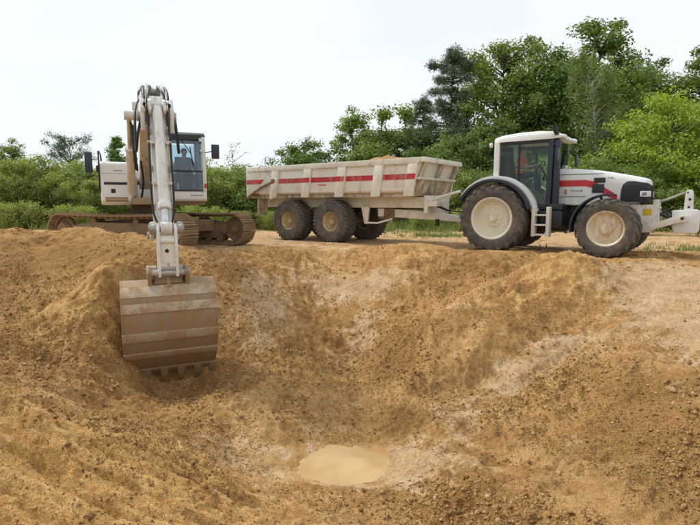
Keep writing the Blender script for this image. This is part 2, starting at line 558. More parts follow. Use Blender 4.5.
CP = [(-8.05, 11.5, 0.61), (-6.38, 9, -0.31), (-5.17, 7.2, -0.74), (-4.35, 6, -0.9), (-3.63, 5, -0.67), (-2.95, 4.0, -0.81), (-2.33, 3.1, -0.87),
      (-2.57, 4.9, -1.05), (-2.12, 4.0, -1.08), (-1.82, 3.4, -1.08), (-1.46, 4.6, -1.43), (-1.22, 3.8, -1.35), (-0.44, 4.1, -1.55), (-3.99, 8.6, 0.2), (-4.7, 9.6, -0.02), (-3.5, 9.5, -0.12),
      (-4.95, 8.4, -0.38), (-3.75, 7.8, -0.75), (-3.62, 7.3, -1.24), (-4.35, 7.3, -0.93), (-3.74, 6.2, -1.26), (-2.85, 6.2, -1.53), (-2.18, 7, -1.58),
      (-1.38, 6.6, -1.71), (-1.73, 7.6, -1.5), (-2.48, 8.1, -1.98), (-3.31, 8.1, -1.98), (-2.7, 8.6, -1.72), (-2.9, 7.7, -1.92), (-2.29, 9.8, -0.65), (-2.22, 11, -0.2), (-2.74, 12.4, 0.11),
      (-3.55, 11.8, 0.17), (-4.65, 11.6, 0.47), (-5.8, 11.6, 0.65), (-6.78, 11.7, 0.6), (-1.69, 9.2, -1.11), (-1.48, 10.4, -0.76), (-1.27, 12.6, 0.04),
      (-1.19, 11.8, -0.43), (0.0, 13, 0.01), (0.0, 12, -0.50), (-0.1, 11.2, -0.93), (0.08, 10.2, -1.42), (0.0, 9, -1.80), (0.05, 8, -1.84), (-1.05, 9.3, -1.10), (-0.85, 8.2, -1.50), (1.95, 9.2, -0.98), (1.3, 8.4, -1.42), (-1.25, 12.3, -0.26), (0, 12.7, -0.22), (1.28, 12.8, 0.26),
      (1.14, 11.3, -0.47), (1.0, 9.8, -1.26), (0.85, 8.2, -1.72), (0.64, 7.15, -1.77), (0.72, 6.55, -1.99), (1.15, 6.75, -1.72), (0.1, 7.5, -1.78), (0.2, 6.9, -1.93), (-0.05, 4.8, -1.88), (-0.06, 5.4, -1.985), (-0.06, 6.0, -2.15),
      (-0.39, 6.15, -2.11), (0.25, 5.9, -2.13), (-0.07, 6.6, -1.97), (-0.8, 6.2, -1.94), (0.64, 5.85, -1.96), (-0.28, 6.85, -1.9), (-1.05, 5.5, -1.9),
      (-1.59, 5.8, -1.73), (1.54, 7.4, -1.75), (1.26, 6, -1.84), (0.92, 4.3, -1.69), (0.79, 5.3, -1.9), (2.11, 10.4, -0.76), (2.34, 11.6, -0.24),
      (2.3, 8.5, -1.25), (3.5, 11.6, -0.05), (3.11, 10.2, -0.73), (2.74, 8.9, -1.21), (2.42, 7.8, -1.57), (1.89, 6, -1.7), (1.35, 4.2, -1.62),
      (4.18, 11.05, -0.42), (4.61, 10.3, 0.13), (5.05, 9.9, -0.06), (3.9, 10.3, -0.12), (4.1, 9.6, -0.61), (4.58, 9, -0.68), (3.49, 8.5, -1.1), (2.87, 6.9, -1.54),
      (2.39, 5.4, -1.65), (1.85, 4.1, -1.55), (5.58, 9.5, -0.39), (4.64, 7.8, -0.91), (3.74, 6.2, -1.26), (3.06, 5, -1.43), (2.49, 4, -1.49),
      (6.96, 10, -0.07), (6.17, 8.8, -0.45), (4.96, 7, -0.84), (4.16, 5.8, -1.1), (3.5, 4.8, -1.33), (2.89, 3.9, -1.42), (5.54, 11, -0.03),
      (5.6, 11.6, 0), (6.4, 11.2, 0), (4.2, 12.4, 0), (7.6, 11, 0), (9.2, 10.5, 0), (9, 8, -0.2), (7.6, 5, -0.8), (6, 2, -0.8), (3, 2, -1.0), (0, 2, -1.05),
      (-3, 2, -0.72), (-5.5, 3.5, -0.45), (-8, 5, -0.3), (-9.5, 8.5, 0.1), (-6, 1, -0.3), (0, 0, -0.4), (4, -1, -0.4), (-4, -1, -0.3), (0, -3, -0.1),
      (6, -3, -0.1), (-6, -3, -0.1), (-10, 2, -0.1), (10, 2, -0.3), (11, 6, -0.1),
      (-4.0, 12.75, 0.04), (-5.0, 13.0, 0.06), (-6.3, 13.3, 0.06), (-7.6, 13.9, 0.06), (-9.2, 13.6, 0.05), (-2.6, 13.4, 0.0), (-11, 11.5, 0.3), (-11, 13.5, 0)]
CP += [(x, 14.6, 0.0) for x in range(-12, 13, 3)] + [(12, 9, 0), (12, 12, 0), (-12, 5, 0), (12, 3, -0.1), (9, 13, 0), (6, 13, 0), (3, 13.4, 0), (1.3, 14.0, 0.0), (-1, 13.8, 0.0)]
CP = np.array(CP)


def tps_kernel(d2):
    return 0.5 * d2 * np.log(d2 + 1e-9)


def tps_solve(p):
    n = len(p)
    d2 = (p[:, None, 0] - p[None, :, 0]) ** 2 + (p[:, None, 1] - p[None, :, 1]) ** 2
    A = np.zeros((n + 3, n + 3))
    A[:n, :n] = tps_kernel(d2) + np.eye(n) * 0.012
    A[:n, n] = A[n, :n] = 1
    A[:n, n + 1] = A[n + 1, :n] = p[:, 0]
    A[:n, n + 2] = A[n + 2, :n] = p[:, 1]
    b = np.zeros(n + 3)
    b[:n] = p[:, 2]
    return np.linalg.solve(A, b)


TW = tps_solve(CP)


def base_h(x, y):
    x = np.asarray(x, float)
    y = np.asarray(y, float)
    sh = x.shape
    x, y = x.ravel(), y.ravel()
    inside = (x > -14) & (x < 14) & (y > -6) & (y < 16.5)
    z = np.zeros(len(x))
    xs, ys = x[inside], y[inside]
    n = len(CP)
    out = np.zeros(len(xs))
    for s in range(0, len(xs), 20000):
        a, b = xs[s:s + 20000], ys[s:s + 20000]
        d2 = (a[:, None] - CP[None, :, 0]) ** 2 + (b[:, None] - CP[None, :, 1]) ** 2
        out[s:s + 20000] = tps_kernel(d2) @ TW[:n] + TW[n] + TW[n + 1] * a + TW[n + 2] * b
    m = sstep(-14, -11, xs) * (1 - sstep(11, 14, xs)) * sstep(-6, -3.5, ys) * (1 - sstep(14.2, 16, ys))
    z[inside] = out * m
    return z.reshape(sh)


def blob(x, y, cx, cy, rx, ry, a=0.0):
    ca, sa = math.cos(a), math.sin(a)
    u = ((x - cx) * ca + (y - cy) * sa) / rx
    v = (-(x - cx) * sa + (y - cy) * ca) / ry
    return np.exp(-(u * u + v * v) * 1.2)


def smooth_mask(x, y):
    """places where the soil is trodden or scraped smooth"""
    fg = blob(x, y, -2.6, 3.7, 2.3, 1.6, 0.3)
    path = blob(x, y, 6.0, 8.7, 1.5, 2.0, -0.15) + 0.55 * blob(x, y, 3.0, 7.85, 2.3, 0.42, 0.48) + blob(x, y, 7.5, 6.5, 1.6, 3.0)
    wall = blob(x, y, 0.2, 11.6, 1.5, 0.55) * 0.8
    pl = sstep(12.6, 13.6, y) * 0.8
    pud_ = blob(x, y, -0.05, 5.9, 1.3, 0.8) * 0.9
    return np.clip(np.maximum.reduce([fg, path, wall, pl, pud_]), 0, 1), fg


def height(x, y, detail=True):
    z = base_h(x, y)
    x = np.asarray(x, float)
    y = np.asarray(y, float)
    sm, fg = smooth_mask(x, y)
    rough = 1 - (0.82 - 0.22 * np.clip(fg, 0, 1)) * sm
    near = (np.abs(x) < 13) & (y > -4) & (y < 15)
    nz = np.zeros_like(z)
    wx = x + 0.25 * perlin(x * 1.1, y * 1.1, 3)
    wy = y + 0.25 * perlin(x * 1.1 + 9, y * 1.1 + 4, 5)
    far = sstep(15, 60, np.hypot(x, y))
    nz += perlin(wx * 0.8, wy * 0.8, 1) * 0.15 * rough + perlin(x * 0.05, y * 0.05, 9) * 0.5 * far
    nz += perlin(wx * 1.9, wy * 1.9, 2) * 0.12 * rough
    hd_ = -0.465 * (x - 1.18) + 0.885 * (y - 7.4) + 0.18 * perlin(x * 1.3, y * 1.3, 23)
    hs_ = 0.885 * (x - 1.18) + 0.465 * (y - 7.4)
    heap = sstep(-0.10, 0.38, hd_) * (1 - sstep(1.5, 2.5, hd_)) * sstep(-0.9, 0.3, hs_) * (1 - sstep(4.0, 4.9, hs_))
    nz += heap * 0.26 - 0.42 * np.clip(1.3 * blob(x, y, 4.05, 11.05, 0.62, 0.30, -0.25), 0, 1)
    if detail:
        b = 1 - np.abs(perlin(wx * 3.7, wy * 3.7, 4)) * 2
        nz += (b - 0.6) * 0.072 * rough
        patch = np.clip(0.5 + 1.5 * perlin(x * 0.55, y * 0.55, 12), 0.15, 1.15)
        for i, (fq, am) in enumerate(((7.5, 0.040), (13, 0.040), (21, 0.034))):
            n = np.abs(perlin(wx * fq, wy * fq, 20 + i))
            nz += (0.22 - n) * 2 * am * rough * (patch if i else 1.0)
        nz += perlin(x * 9, y * 9, 31) * 0.008 + perlin(x * 18.3, y * 18.3, 33) * 0.014 * (0.35 + 0.65 * rough)
        # rills scraped along the near left slope, running down to the right
        u = (x * 0.26 + y * 0.965)
        w = (x * 0.965 - y * 0.26)
        ril = 0.35 - np.abs(perlin(u * 5.5 + 0.6 * perlin(w * 0.9, u * 1.5, 8), w * 0.40, 41)) * 1.9
        ril2 = perlin(u * 13 + 0.5 * perlin(w * 1.3, u * 2.5, 8), w * 0.6, 42)
        nz += np.clip(fg * 1.25, 0, 1) * (ril * 0.13 + ril2 * 0.06)
        gp = perlin(u * 3.4 + 0.35 * perlin(w * 0.7, u * 0.9, 14), w * 0.16, 45)
        gq = perlin(u * 6.1 + 0.3 * perlin(w * 0.8, u * 1.2, 15) + 7, w * 0.22, 46)
        nz -= np.clip(fg * 1.35, 0, 1) * (0.050 * np.exp(-(gp / 0.075) ** 2) + 0.040 * np.exp(-(gq / 0.07) ** 2))
        # scraped bands climbing the right-hand slope
        rb = blob(x, y, 3.2, 7.5, 2.7, 1.5, 0.62)
        u3 = -0.57 * x + 0.82 * y
        w3 = 0.82 * x + 0.57 * y
        nz += rb * (perlin(u3 * 2.4 + 0.4 * perlin(w3 * 0.7, u3, 8), w3 * 0.22, 43) * 0.20 + perlin(u3 * 6.5, w3 * 0.5, 44) * 0.07)
        # grooves cut by the bucket teeth beside the bucket
        gm_ = blob(x, y, -1.3, 10.1, 0.9, 1.7, 0.1)
        nz += gm_ * 0.045 * np.sin((x + 0.12 * y) * 21 + 1.5 * perlin(x * 1.2, y * 0.6, 19)) * np.clip(0.5 + 1.6 * perlin(x * 0.9, y * 0.9, 18), 0, 1)
        # wheel ruts across the trodden ground on the right and by the vehicles
        rt = blob(x, y, 5.6, 8.6, 2.6, 2.2, -0.5)
        uu = x * 0.75 + y * 0.66
        nz += rt * 0.05 * np.sin(uu * 5.0 + 1.2 * perlin(x * 0.8, y * 0.8, 6)) * (0.5 + perlin(x, y, 7))
        rp = sstep(12.4, 13.2, y) * (1 - sstep(19, 23, y))
        vv = x * 0.588 + y * 0.809
        nz += rp * 0.03 * np.sin(vv * 6.0 + perlin(x * 0.6, y * 0.6, 6)) * (0.6 + perlin(x * 1.1, y * 1.1, 17))
    # level where the machines stand
    flat = sstep(12.2, 13.4, y - 0.0) * (1 - far)
    tr = blob(x, y, 5.6, 12.4, 2.2, 1.4, -0.6)
    k = 1 - 0.6 * flat - 0.5 * np.clip(tr, 0, 1) * (1 - flat)
    pu_ = blob(x, y, -0.05, 5.9, 1.25, 0.75)
    return z + nz * k * (1 - 0.6 * np.clip(pu_ * 1.2, 0, 1))


def axis(segs):
    out = []
    for a, b, d in segs:
        out += list(np.arange(a, b - 1e-6, d))
    out.append(segs[-1][1])
    return np.array(out)


def grow(start, step, ratio, end, sign=1):
    o, v, s = [], start, step
    while abs(v) < end:
        s *= ratio
        v += sign * s
        o.append(v)
    return o


xs_ = axis([(-7.2, -5.2, 0.036), (-5.2, 5.2, 0.0255), (5.2, 8.2, 0.036)])
xs_ = np.array(grow(-7.2, 0.05, 1.12, 900, -1)[::-1] + list(xs_) + grow(8.2, 0.05, 1.12, 900))
ys_ = axis([(2.4, 7.4, 0.021), (7.4, 10.4, 0.029), (10.4, 14.2, 0.036), (14.2, 18, 0.07)])
ys_ = np.array(grow(2.4, 0.04, 1.16, 500, -1)[::-1] + list(ys_) + grow(18, 0.09, 1.10, 900))
XX, YY = np.meshgrid(xs_, ys_)
ZZ = height(XX, YY)
nx, ny = len(xs_), len(ys_)
V = np.stack([XX.ravel(), YY.ravel(), ZZ.ravel()], 1)
idx = np.arange(nx * ny).reshape(ny, nx)
F = np.stack([idx[:-1, :-1].ravel(), idx[:-1, 1:].ravel(), idx[1:, 1:].ravel(), idx[1:, :-1].ravel()], 1)
g_me = np_mesh('ground', V, F, M['soil'], True)
# colour patches on the soil: r = pale pinkish clay, g = golden sand, b = dark loam and painted-in shade
x, y = XX.ravel(), YY.ravel()
pv = perlin(x * 0.7, y * 0.7, 50)
cl = np.maximum.reduce([blob(x, y, 6.05, 8.4, 1.35, 2.4, -0.15) * 1.6, blob(x, y, 3.0, 7.85, 2.3, 0.42, 0.48) * 0.72, blob(x, y, 0.1, 11.5, 1.5, 0.6) * 0.95, blob(x, y, -1.75, 10.3, 0.8, 1.6, 0.2) * 0.8,
                        blob(x, y, -1.3, 5.7, 0.7, 0.5) * 0.75, blob(x, y, 0.3, 5.9, 1.5, 0.8) * 0.8, blob(x, y, 1.5, 6.7, 0.5, 0.5, -0.3) * 0.85, blob(x, y, 0.35, 10.0, 0.5, 1.0) * 0.7,
                        sstep(12.6, 13.8, y) * 0.62, blob(x, y, -7.4, 15.5, 4, 1.2) * 0.9, blob(x, y, -1.6, 9.4, 0.5, 1.2, 0.2) * 0.6])
go = np.maximum.reduce([blob(x, y, -2.6, 3.6, 2.1, 1.7, 0.6) * 1.1, blob(x, y, 4.2, 9.8, 1.5, 1.2) * 0.5, blob(x, y, -4.4, 8.2, 1.4, 1.5) * 0.6,
                        blob(x, y, -0.9, 8.0, 1.0, 0.9) * 0.75, blob(x, y, 1.6, 11.9, 1.0, 0.8) * 0.55, blob(x, y, 3.0, 6.8, 1.6, 1.2) * 0.5])
da = np.maximum.reduce([blob(x, y, 3.2, 5.0, 1.5, 1.6) * 0.6, blob(x, y, -5.6, 10.2, 1.8, 1.4) * 0.5, blob(x, y, 0.75, 6.85, 0.55, 0.4, -0.4) * 0.8, blob(x, y, 4.0, 6.4, 1.0, 1.3) * 0.55, blob(x, y, 4.2, 11.1, 0.5, 0.3) * 0.8])  # includes shade painted on the bank above the puddle and in the rim hollow
ca = g_me.color_attributes.new('soil', 'FLOAT_COLOR', 'POINT')
cc = np.stack([np.clip(cl + 0.25 * pv * (cl > 0.1), 0, 1), np.clip(go, 0, 1), np.clip(da, 0, 1), np.ones_like(cl)], 1)
ca.data.foreach_set('color', cc.astype(np.float32).ravel())
ta = g_me.attributes.new('turf', 'FLOAT', 'POINT')


def turf_f(x, y):
    d = y - 0.0
    t = sstep(22, 28, d + 4 * perlin(x * 0.12, y * 0.12, 60))
    t = np.maximum(t, 0.5 * blob(x, y, 3.6, 19.5, 1.4, 1.6))
    t = np.maximum(t, 0.42 * blob(x, y, 10.5, 13.6, 3.0, 1.4))
    t = np.maximum(t, sstep(-3, -12, y))
    return np.clip(t, 0, 1)


ta.data.foreach_set('value', turf_f(x, y).astype(np.float32))
ground = link(bpy.data.objects.new('ground', g_me))
tag(ground, 'brown sandy soil of the excavation pit and building site', 'ground', kind='structure')


def gz(x, y):
    return float(height(np.array([x]), np.array([y]))[0])


# puddle: a sheet of muddy water; the basin in the soil gives it its shore
t = NT('muddy_water')
n = t.noise(1.5, 2, 0.45, t.obj_co(), 0.6)
t.link(t.ramp(n, [(0.40, (0.40, 0.235, 0.075)), (0.60, (0.50, 0.325, 0.135))]), t.p.inputs['Base Color'])
t.p.inputs['Roughness'].default_value = 0.03
t.p.inputs['IOR'].default_value = 1.5
t.bump(t.noise(5, 3, 0.5, t.obj_co()), 0.05, 0.01)
mb = MB()
pn = 40
mb.add([(-0.05, 5.95, -2.035)] + [(-0.05 + 1.25 * math.cos(2 * math.pi * k / pn), 5.95 + 0.80 * math.sin(2 * math.pi * k / pn), -2.035) for k in range(pn)],
       [(0, 1 + k, 1 + (k + 1) % pn) for k in range(pn)])
pud = mb.build('puddle', t.m, smooth=0)
tag(pud, 'small puddle of muddy yellow water at the bottom of the pit', 'water', kind='structure')

# loose clods and stones: real lumps, too many to count
ico = bmesh.new()
for p_ in ((1, 0, 0), (-1, 0, 0), (0, 1, 0), (0, -1, 0), (0, 0, 1), (0, 0, -1)):
    ico.verts.new(p_)
ico.verts.ensure_lookup_table()
ico.verts.index_update()
for f_ in ((0, 2, 4), (2, 1, 4), (1, 3, 4), (3, 0, 4), (2, 0, 5), (1, 2, 5), (3, 1, 5), (0, 3, 5)):
    ico.faces.new([ico.verts[i] for i in f_])
IV = np.array([v.co[:] for v in ico.verts])
IF = np.array([[v.index for v in f.verts] for f in ico.faces])
ico.free()


def scatter_clods(name, n, seed, smin, smax, mat, pw=2.6, fine=False):
    rg = np.random.default_rng(seed)
    yy = 2.5 + ((9.5 if fine else 13.2) - 2.5) * rg.random(n * 3) ** (1.0 if fine else 1.15)
    xx = (rg.random(n * 3) * 2 - 1) * (0.78 * yy + 0.6)
    sm, fg = smooth_mask(xx, yy)
    dens = (0.32 + 1.5 * perlin(xx * 0.6, yy * 0.6, 70) + 0.9 * perlin(xx * 1.7, yy * 1.7, 71)) * (1 - 0.97 * np.clip(sm * 1.3, 0, 1))
    if fine:
        dens = (0.42 + 1.4 * perlin(xx * 0.8, yy * 0.8, 72) + 0.8 * perlin(xx * 3.1, yy * 3.1, 73)) * (1 - 0.8 * np.clip(sm * 1.2, 0, 1))
    pu = ((xx + 0.05) / 1.0) ** 2 + ((yy - 5.95) / 0.62) ** 2 < 1
    keep = (rg.random(n * 3) < dens) & (~pu)
    xx, yy = xx[keep][:n], yy[keep][:n]
    zz = height(xx, yy)
    s = smin * (smax / smin) ** (rg.random(len(xx)) ** pw)
    vs = np.empty((len(xx), len(IV), 3))
    jit = 1 + 0.45 * (rg.random((len(xx), len(IV), 1)) - 0.5) * 2
    sc = 0.65 + 0.6 * rg.random((len(xx), 1, 3))
    vs[:] = IV[None] * jit * sc * s[:, None, None]
    a = rg.random(len(xx)) * 6.28
    c, sn = np.cos(a)[:, None], np.sin(a)[:, None]
    vx = vs[..., 0] * c - vs[..., 1] * sn
    vy = vs[..., 0] * sn + vs[..., 1] * c
    vs[..., 0] = vx + xx[:, None]
    vs[..., 1] = vy + yy[:, None]
    vs[..., 2] += zz[:, None] + s[:, None] * 0.15
    fs = IF[None] + (np.arange(len(xx)) * len(IV))[:, None, None]
    me = np_mesh(name, vs.reshape(-1, 3), fs.reshape(-1, 3), mat, False)
    return link(bpy.data.objects.new(name, me))


tag(scatter_clods('soil_clods', 90000, 5, 0.004, 0.036, M['clod'], 4.2), 'loose brown soil clods and pebbles strewn over the pit slopes', 'soil', kind='stuff')

tag(scatter_clods('soil_crumbs', 110000, 6, 0.0035, 0.014, M['clod'], 2.0, True), 'fine brown soil crumbs and grit covering the near slopes of the pit', 'soil', kind='stuff')


# ------------------------------------------------------------------ wheels
def wheel(name, parent, loc, side, Rt, W, rimR, tyre_mat, rim_mat, lugs=20, deep=0.3, bolts=8, steer=0.0, hub_r=0.13, dish=None):
    """rim mesh with its tyre and hub as children; outer face looks towards -y for side=-1"""
    rim = MB()
    r = rimR
    d = W * deep                      # depth of the dish from the outer flange
    yo = -W * 0.42
    rim.lathe([(r * 1.03, yo), (r * 1.03, yo + 0.03), (r * 0.93, yo + 0.035), (r * 0.88, yo + d * 0.6), (r * 0.80, yo + d), (r * 0.45, yo + d * 0.96), (r * 0.38, yo + d * 0.75), (0.0, yo + d * 0.75)], 40)
    rim.lathe([(r * 1.03, yo), (r * 0.97, yo - 0.012), (r * 0.91, yo + 0.01), (r * 0.86, yo + d * 0.6)], 40)
    rim.lathe([(r * 0.93, yo + d * 0.5), (r * 0.9, W * 0.40), (r * 1.03, W * 0.42)], 32)
    for k in range(bolts):
        a = 2 * math.pi * k / bolts
        cx, cz = r * 0.30 * math.cos(a), r * 0.30 * math.sin(a)
        rim.tube((cx, yo + d * 0.55, cz), (cx, yo + d * 0.8, cz), r * 0.045, n=6)
    o = rim.build(name, rim_mat, parent, loc=loc, rot=(0, 0, (math.pi if side > 0 else 0) + steer))
    ty = MB()
    h = W / 2
    Rc = Rt * 0.955
    prof = [(r * 0.99, -h * 0.80), (r * 1.05, -h * 0.93), (r + (Rc - r) * 0.35, -h * 1.0), (r + (Rc - r) * 0.65, -h * 1.0), (r + (Rc - r) * 0.86, -h * 0.93), (r + (Rc - r) * 0.96, -h * 0.80), (Rc, -h * 0.5), (Rc * 1.004, 0)]
    prof = prof + [(a, -b) for a, b in prof[-2::-1]]
    ty.lathe(prof, 56)
    dw = 2 * math.pi / lugs
    lw = dw * 0.23
    for sgn in (-1, 1):
        for k in range(lugs):
            a0 = dw * (k + (0.5 if sgn > 0 else 0))
            st = [(0.03 * h, 0.0, Rc * 0.99, Rt), (0.45 * h, dw * 0.45, Rc * 0.985, Rt * 0.998), (0.86 * h, dw * 0.80, Rc * 0.95, Rt * 0.985), (1.02 * h, dw * 0.98, r + (Rc - r) * 0.74, r + (Rc - r) * 0.90)]
            secs = []
            for (yy, da_, rb, rt_) in st:
                a = a0 + da_
                q = []
                for (rr, aa) in ((rb, a - lw), (rt_, a - lw * 0.75), (rt_, a + lw * 0.75), (rb, a + lw)):
                    q.append((rr * math.cos(aa), sgn * yy, rr * math.sin(aa)))
                secs.append(q)
            ty.loft(secs)
    ty.build('tyre', tyre_mat, o, smooth=35)
    hb = MB()
    hb.lathe([(hub_r, yo + d * 0.95), (hub_r, yo + d * 0.45), (hub_r * 0.75, yo + d * 0.28), (hub_r * 0.35, yo + d * 0.25), (0, yo + d * 0.25)], 20)
    hb.build('hub', rim_mat, o)
    return o


# ------------------------------------------------------------------ people
def seated_person(name, label, mtx, shirt, vest=None):
    """seated, facing +x, hip at local origin (seat top)"""
    J = {'pel': (0, 0, 0.10), 'bel': (0.01, 0, 0.26), 'che': (0.03, 0, 0.46), 'nek': (0.04, 0, 0.62), 'hb': (0.06, 0, 0.68), 'hm': (0.075, 0, 0.765), 'ht': (0.065, 0, 0.85)}
    RD = {'pel': (0.17, 0.13), 'bel': (0.155, 0.115), 'che': (0.185, 0.12), 'nek': (0.06, 0.06), 'hb': (0.065, 0.075), 'hm': (0.08, 0.098), 'ht': (0.06, 0.075)}
    E_ = [('pel', 'bel'), ('bel', 'che'), ('che', 'nek'), ('nek', 'hb'), ('hb', 'hm'), ('hm', 'ht')]
    Z = {'pel': 1, 'bel': 0, 'che': 0, 'nek': 2, 'hb': 2, 'hm': 2, 'ht': 2}
    for s, n_ in ((1, 'l'), (-1, 'r')):
        for k, p, rd, z in (('sh', (0.03, s * 0.20, 0.53), 0.075, 0), ('el', (0.14, s * 0.27, 0.29), 0.052, 0), ('wr', (0.38, s * 0.20, 0.33), 0.034, 2), ('pa', (0.45, s * 0.18, 0.35), 0.036, 2),
                            ('hp', (0.03, s * 0.11, 0.09), 0.10, 1), ('kn', (0.44, s * 0.15, 0.12), 0.072, 1), ('an', (0.50, s * 0.15, -0.30), 0.05, 1), ('to', (0.66, s * 0.16, -0.36), 0.045, 3)):
            J[k + n_], RD[k + n_], Z[k + n_] = p, (rd, rd), z
        E_ += [('che', 'sh' + n_), ('sh' + n_, 'el' + n_), ('el' + n_, 'wr' + n_), ('wr' + n_, 'pa' + n_), ('pel', 'hp' + n_), ('hp' + n_, 'kn' + n_), ('kn' + n_, 'an' + n_), ('an' + n_, 'to' + n_)]
        for f_, (dx, dy, dz) in enumerate(((0.06, 0.03, 0.02), (0.085, 0.01, 0.01), (0.09, -0.012, 0.0), (0.075, -0.032, -0.01), (0.035, -0.05, 0.035))):
            kn, kt = 'f%d%s' % (f_, n_), 'g%d%s' % (f_, n_)
            pa = J['pa' + n_]
            J[kn] = (pa[0] + dx * 0.6, pa[1] + s * dy, pa[2] + dz)
            J[kt] = (pa[0] + dx * 0.95, pa[1] + s * dy, pa[2] + dz - 0.028)
            RD[kn] = RD[kt] = (0.0095, 0.0095)
            Z[kn] = Z[kt] = 2
            E_ += [('pa' + n_, kn), (kn, kt)]
    keys = list(J)
    me = bpy.data.meshes.new(name)
    me.from_pydata([J[k] for k in keys], [(keys.index(a), keys.index(b)) for a, b in E_], [])
    tmp = bpy.data.objects.new('tmp_body', me)
    col.objects.link(tmp)
    md = tmp.modifiers.new('skin', 'SKIN')
    for i, k in enumerate(keys):
        me.skin_vertices[0].data[i].radius = RD[k]
        me.skin_vertices[0].data[i].use_root = (k == 'pel')
    sb = tmp.modifiers.new('sub', 'SUBSURF')
    sb.levels = sb.render_levels = 2
    dg = bpy.context.evaluated_depsgraph_get()
    out = bpy.data.meshes.new_from_object(tmp.evaluated_get(dg))
    bpy.data.objects.remove(tmp)
    out.name = name
    out.materials.clear()
    for m_ in (shirt, M['trousers'], M['skin'], M['black']):
        out.materials.append(m_)
    segs = []
    for a, b in E_:
        segs.append((Vector(J[a]), Vector(J[b]), Z[b]))
    for p in out.polygons:
        c = p.center
        best = min(segs, key=lambda s: (c - (s[0] + (s[1] - s[0]) * max(0, min(1, (c - s[0]).dot(s[1] - s[0]) / (s[1] - s[0]).length_squared)))).length)
        p.material_index = best[2]
        p.use_smooth = True
    o = bpy.data.objects.new(name, out)
    link(o)
    o.matrix_world = mtx
    tag(o, label, 'person')
    face = MB()
    face.add([(0.165, 0, 0.755), (0.135, 0.018, 0.748), (0.135, -0.018, 0.748), (0.14, 0, 0.795), (0.14, 0, 0.742)], [(0, 1, 3), (0, 3, 2), (0, 4, 1), (0, 2, 4)])
    face.build('nose', 'skin', o)
    for s in (-1, 1):
        e = MB()
        e.lathe([(0.0, -0.008), (0.028, -0.005), (0.03, 0.005), (0, 0.01)], 10, c=(0.07, s * 0.084, 0.765))
        e.build('ear', 'skin', o)
        e = MB()
        e.lathe([(0.0, -0.012), (0.011, 0), (0.0, 0.012)], 8, c=(0.138, s * 0.03, 0.79))
        e.build('eye', 'black', o)
    mo = MB().box(0.138, 0.148, -0.024, 0.024, 0.708, 0.716)
    mo.build('mouth', 'red_lamp', o, 0.002)
    hr = MB()
    secs = []
    for i in range(7):
        a = i / 6 * math.pi / 2
        rr = math.cos(a)
        secs.append([(0.052 + 0.112 * rr * math.cos(b) - 0.012, 0.094 * rr * math.sin(b), 0.80 + 0.085 * math.sin(a) - (0.05 if math.cos(b) < 0 and i == 0 else 0)) for b in [2 * math.pi * k / 16 for k in range(16)]])
    hr.loft(secs)
    hr.build('hair', 'hair', o, smooth=60)
    if vest:
        v = MB()
        ss = []
        for (zz, rx, ry, xc) in ((0.13, 0.150, 0.205, 0.0), (0.27, 0.142, 0.19, 0.01), (0.42, 0.148, 0.21, 0.025), (0.53, 0.125, 0.195, 0.03), (0.60, 0.085, 0.10, 0.035)):
            ss.append([(xc + rx * math.cos(b), ry * math.sin(b), zz) for b in [2 * math.pi * k / 20 for k in range(20)]])
        v.loft(ss, False)
        vo = v.build('vest', vest, o, smooth=60)
        for zz, rx, ry, xc in ((0.22, 0.150, 0.203, 0.006), (0.36, 0.150, 0.208, 0.019)):
            b_ = MB()
            b_.loft([[(xc + rx * math.cos(b), ry * math.sin(b), z2) for b in [2 * math.pi * k / 20 for k in range(20)]] for z2 in (zz, zz + 0.045)], False)
            b_.build('reflective_band', 'reflective', vo)
    return o


def seat(parent, x, y, z, mat='seat'):
    s = MB().box(x - 0.27, x + 0.25, y - 0.25, y + 0.25, z - 0.12, z)
    s.box(x - 0.17, x + 0.14, y - 0.16, y + 0.16, z - 0.42, z - 0.115)
    so = s.build('seat', mat, parent, 0.03)
    b = MB().prism([(x - 0.18, z + 0.01), (x - 0.31, z + 0.66), (x - 0.40, z + 0.66), (x - 0.30, z - 0.04)], y - 0.23, y + 0.23)
    b.build('seat_back', mat, so, 0.03)
    return so


def arc_shell(mb, cx, cz, r0, r1, a0, a1, y0, y1, n=20):
    secs = []
    for i in range(n + 1):
        a = a0 + (a1 - a0) * i / n
        c, s = math.cos(a), math.sin(a)
        secs.append([(cx + r0 * c, y0, cz + r0 * s), (cx + r1 * c, y0, cz + r1 * s), (cx + r1 * c, y1, cz + r1 * s), (cx + r0 * c, y1, cz + r0 * s)])
    return mb.loft(secs)


def letter_bars(name, x0, z0, y, n, w, h, gap, mat, parent, nrm=-1):
    """tiny print that the photograph does not resolve: short strokes"""
    mb = MB()
    rr = random.Random(3)
    for i in range(n):
        x = x0 + i * (w + gap)
        hh = h * rr.choice((0.8, 1.0, 1.0, 0.7))
        mb.box(x, x + w * 0.3, y - 0.002, y + 0.002, z0, z0 + hh)
        mb.box(x + w * 0.3, x + w, y - 0.002, y + 0.002, z0 + hh * rr.choice((0.0, 0.4, 0.8)), z0 + hh * 0.2 + hh * rr.choice((0.0, 0.4, 0.75)))
    return mb.build(name, mat, parent, smooth=0)


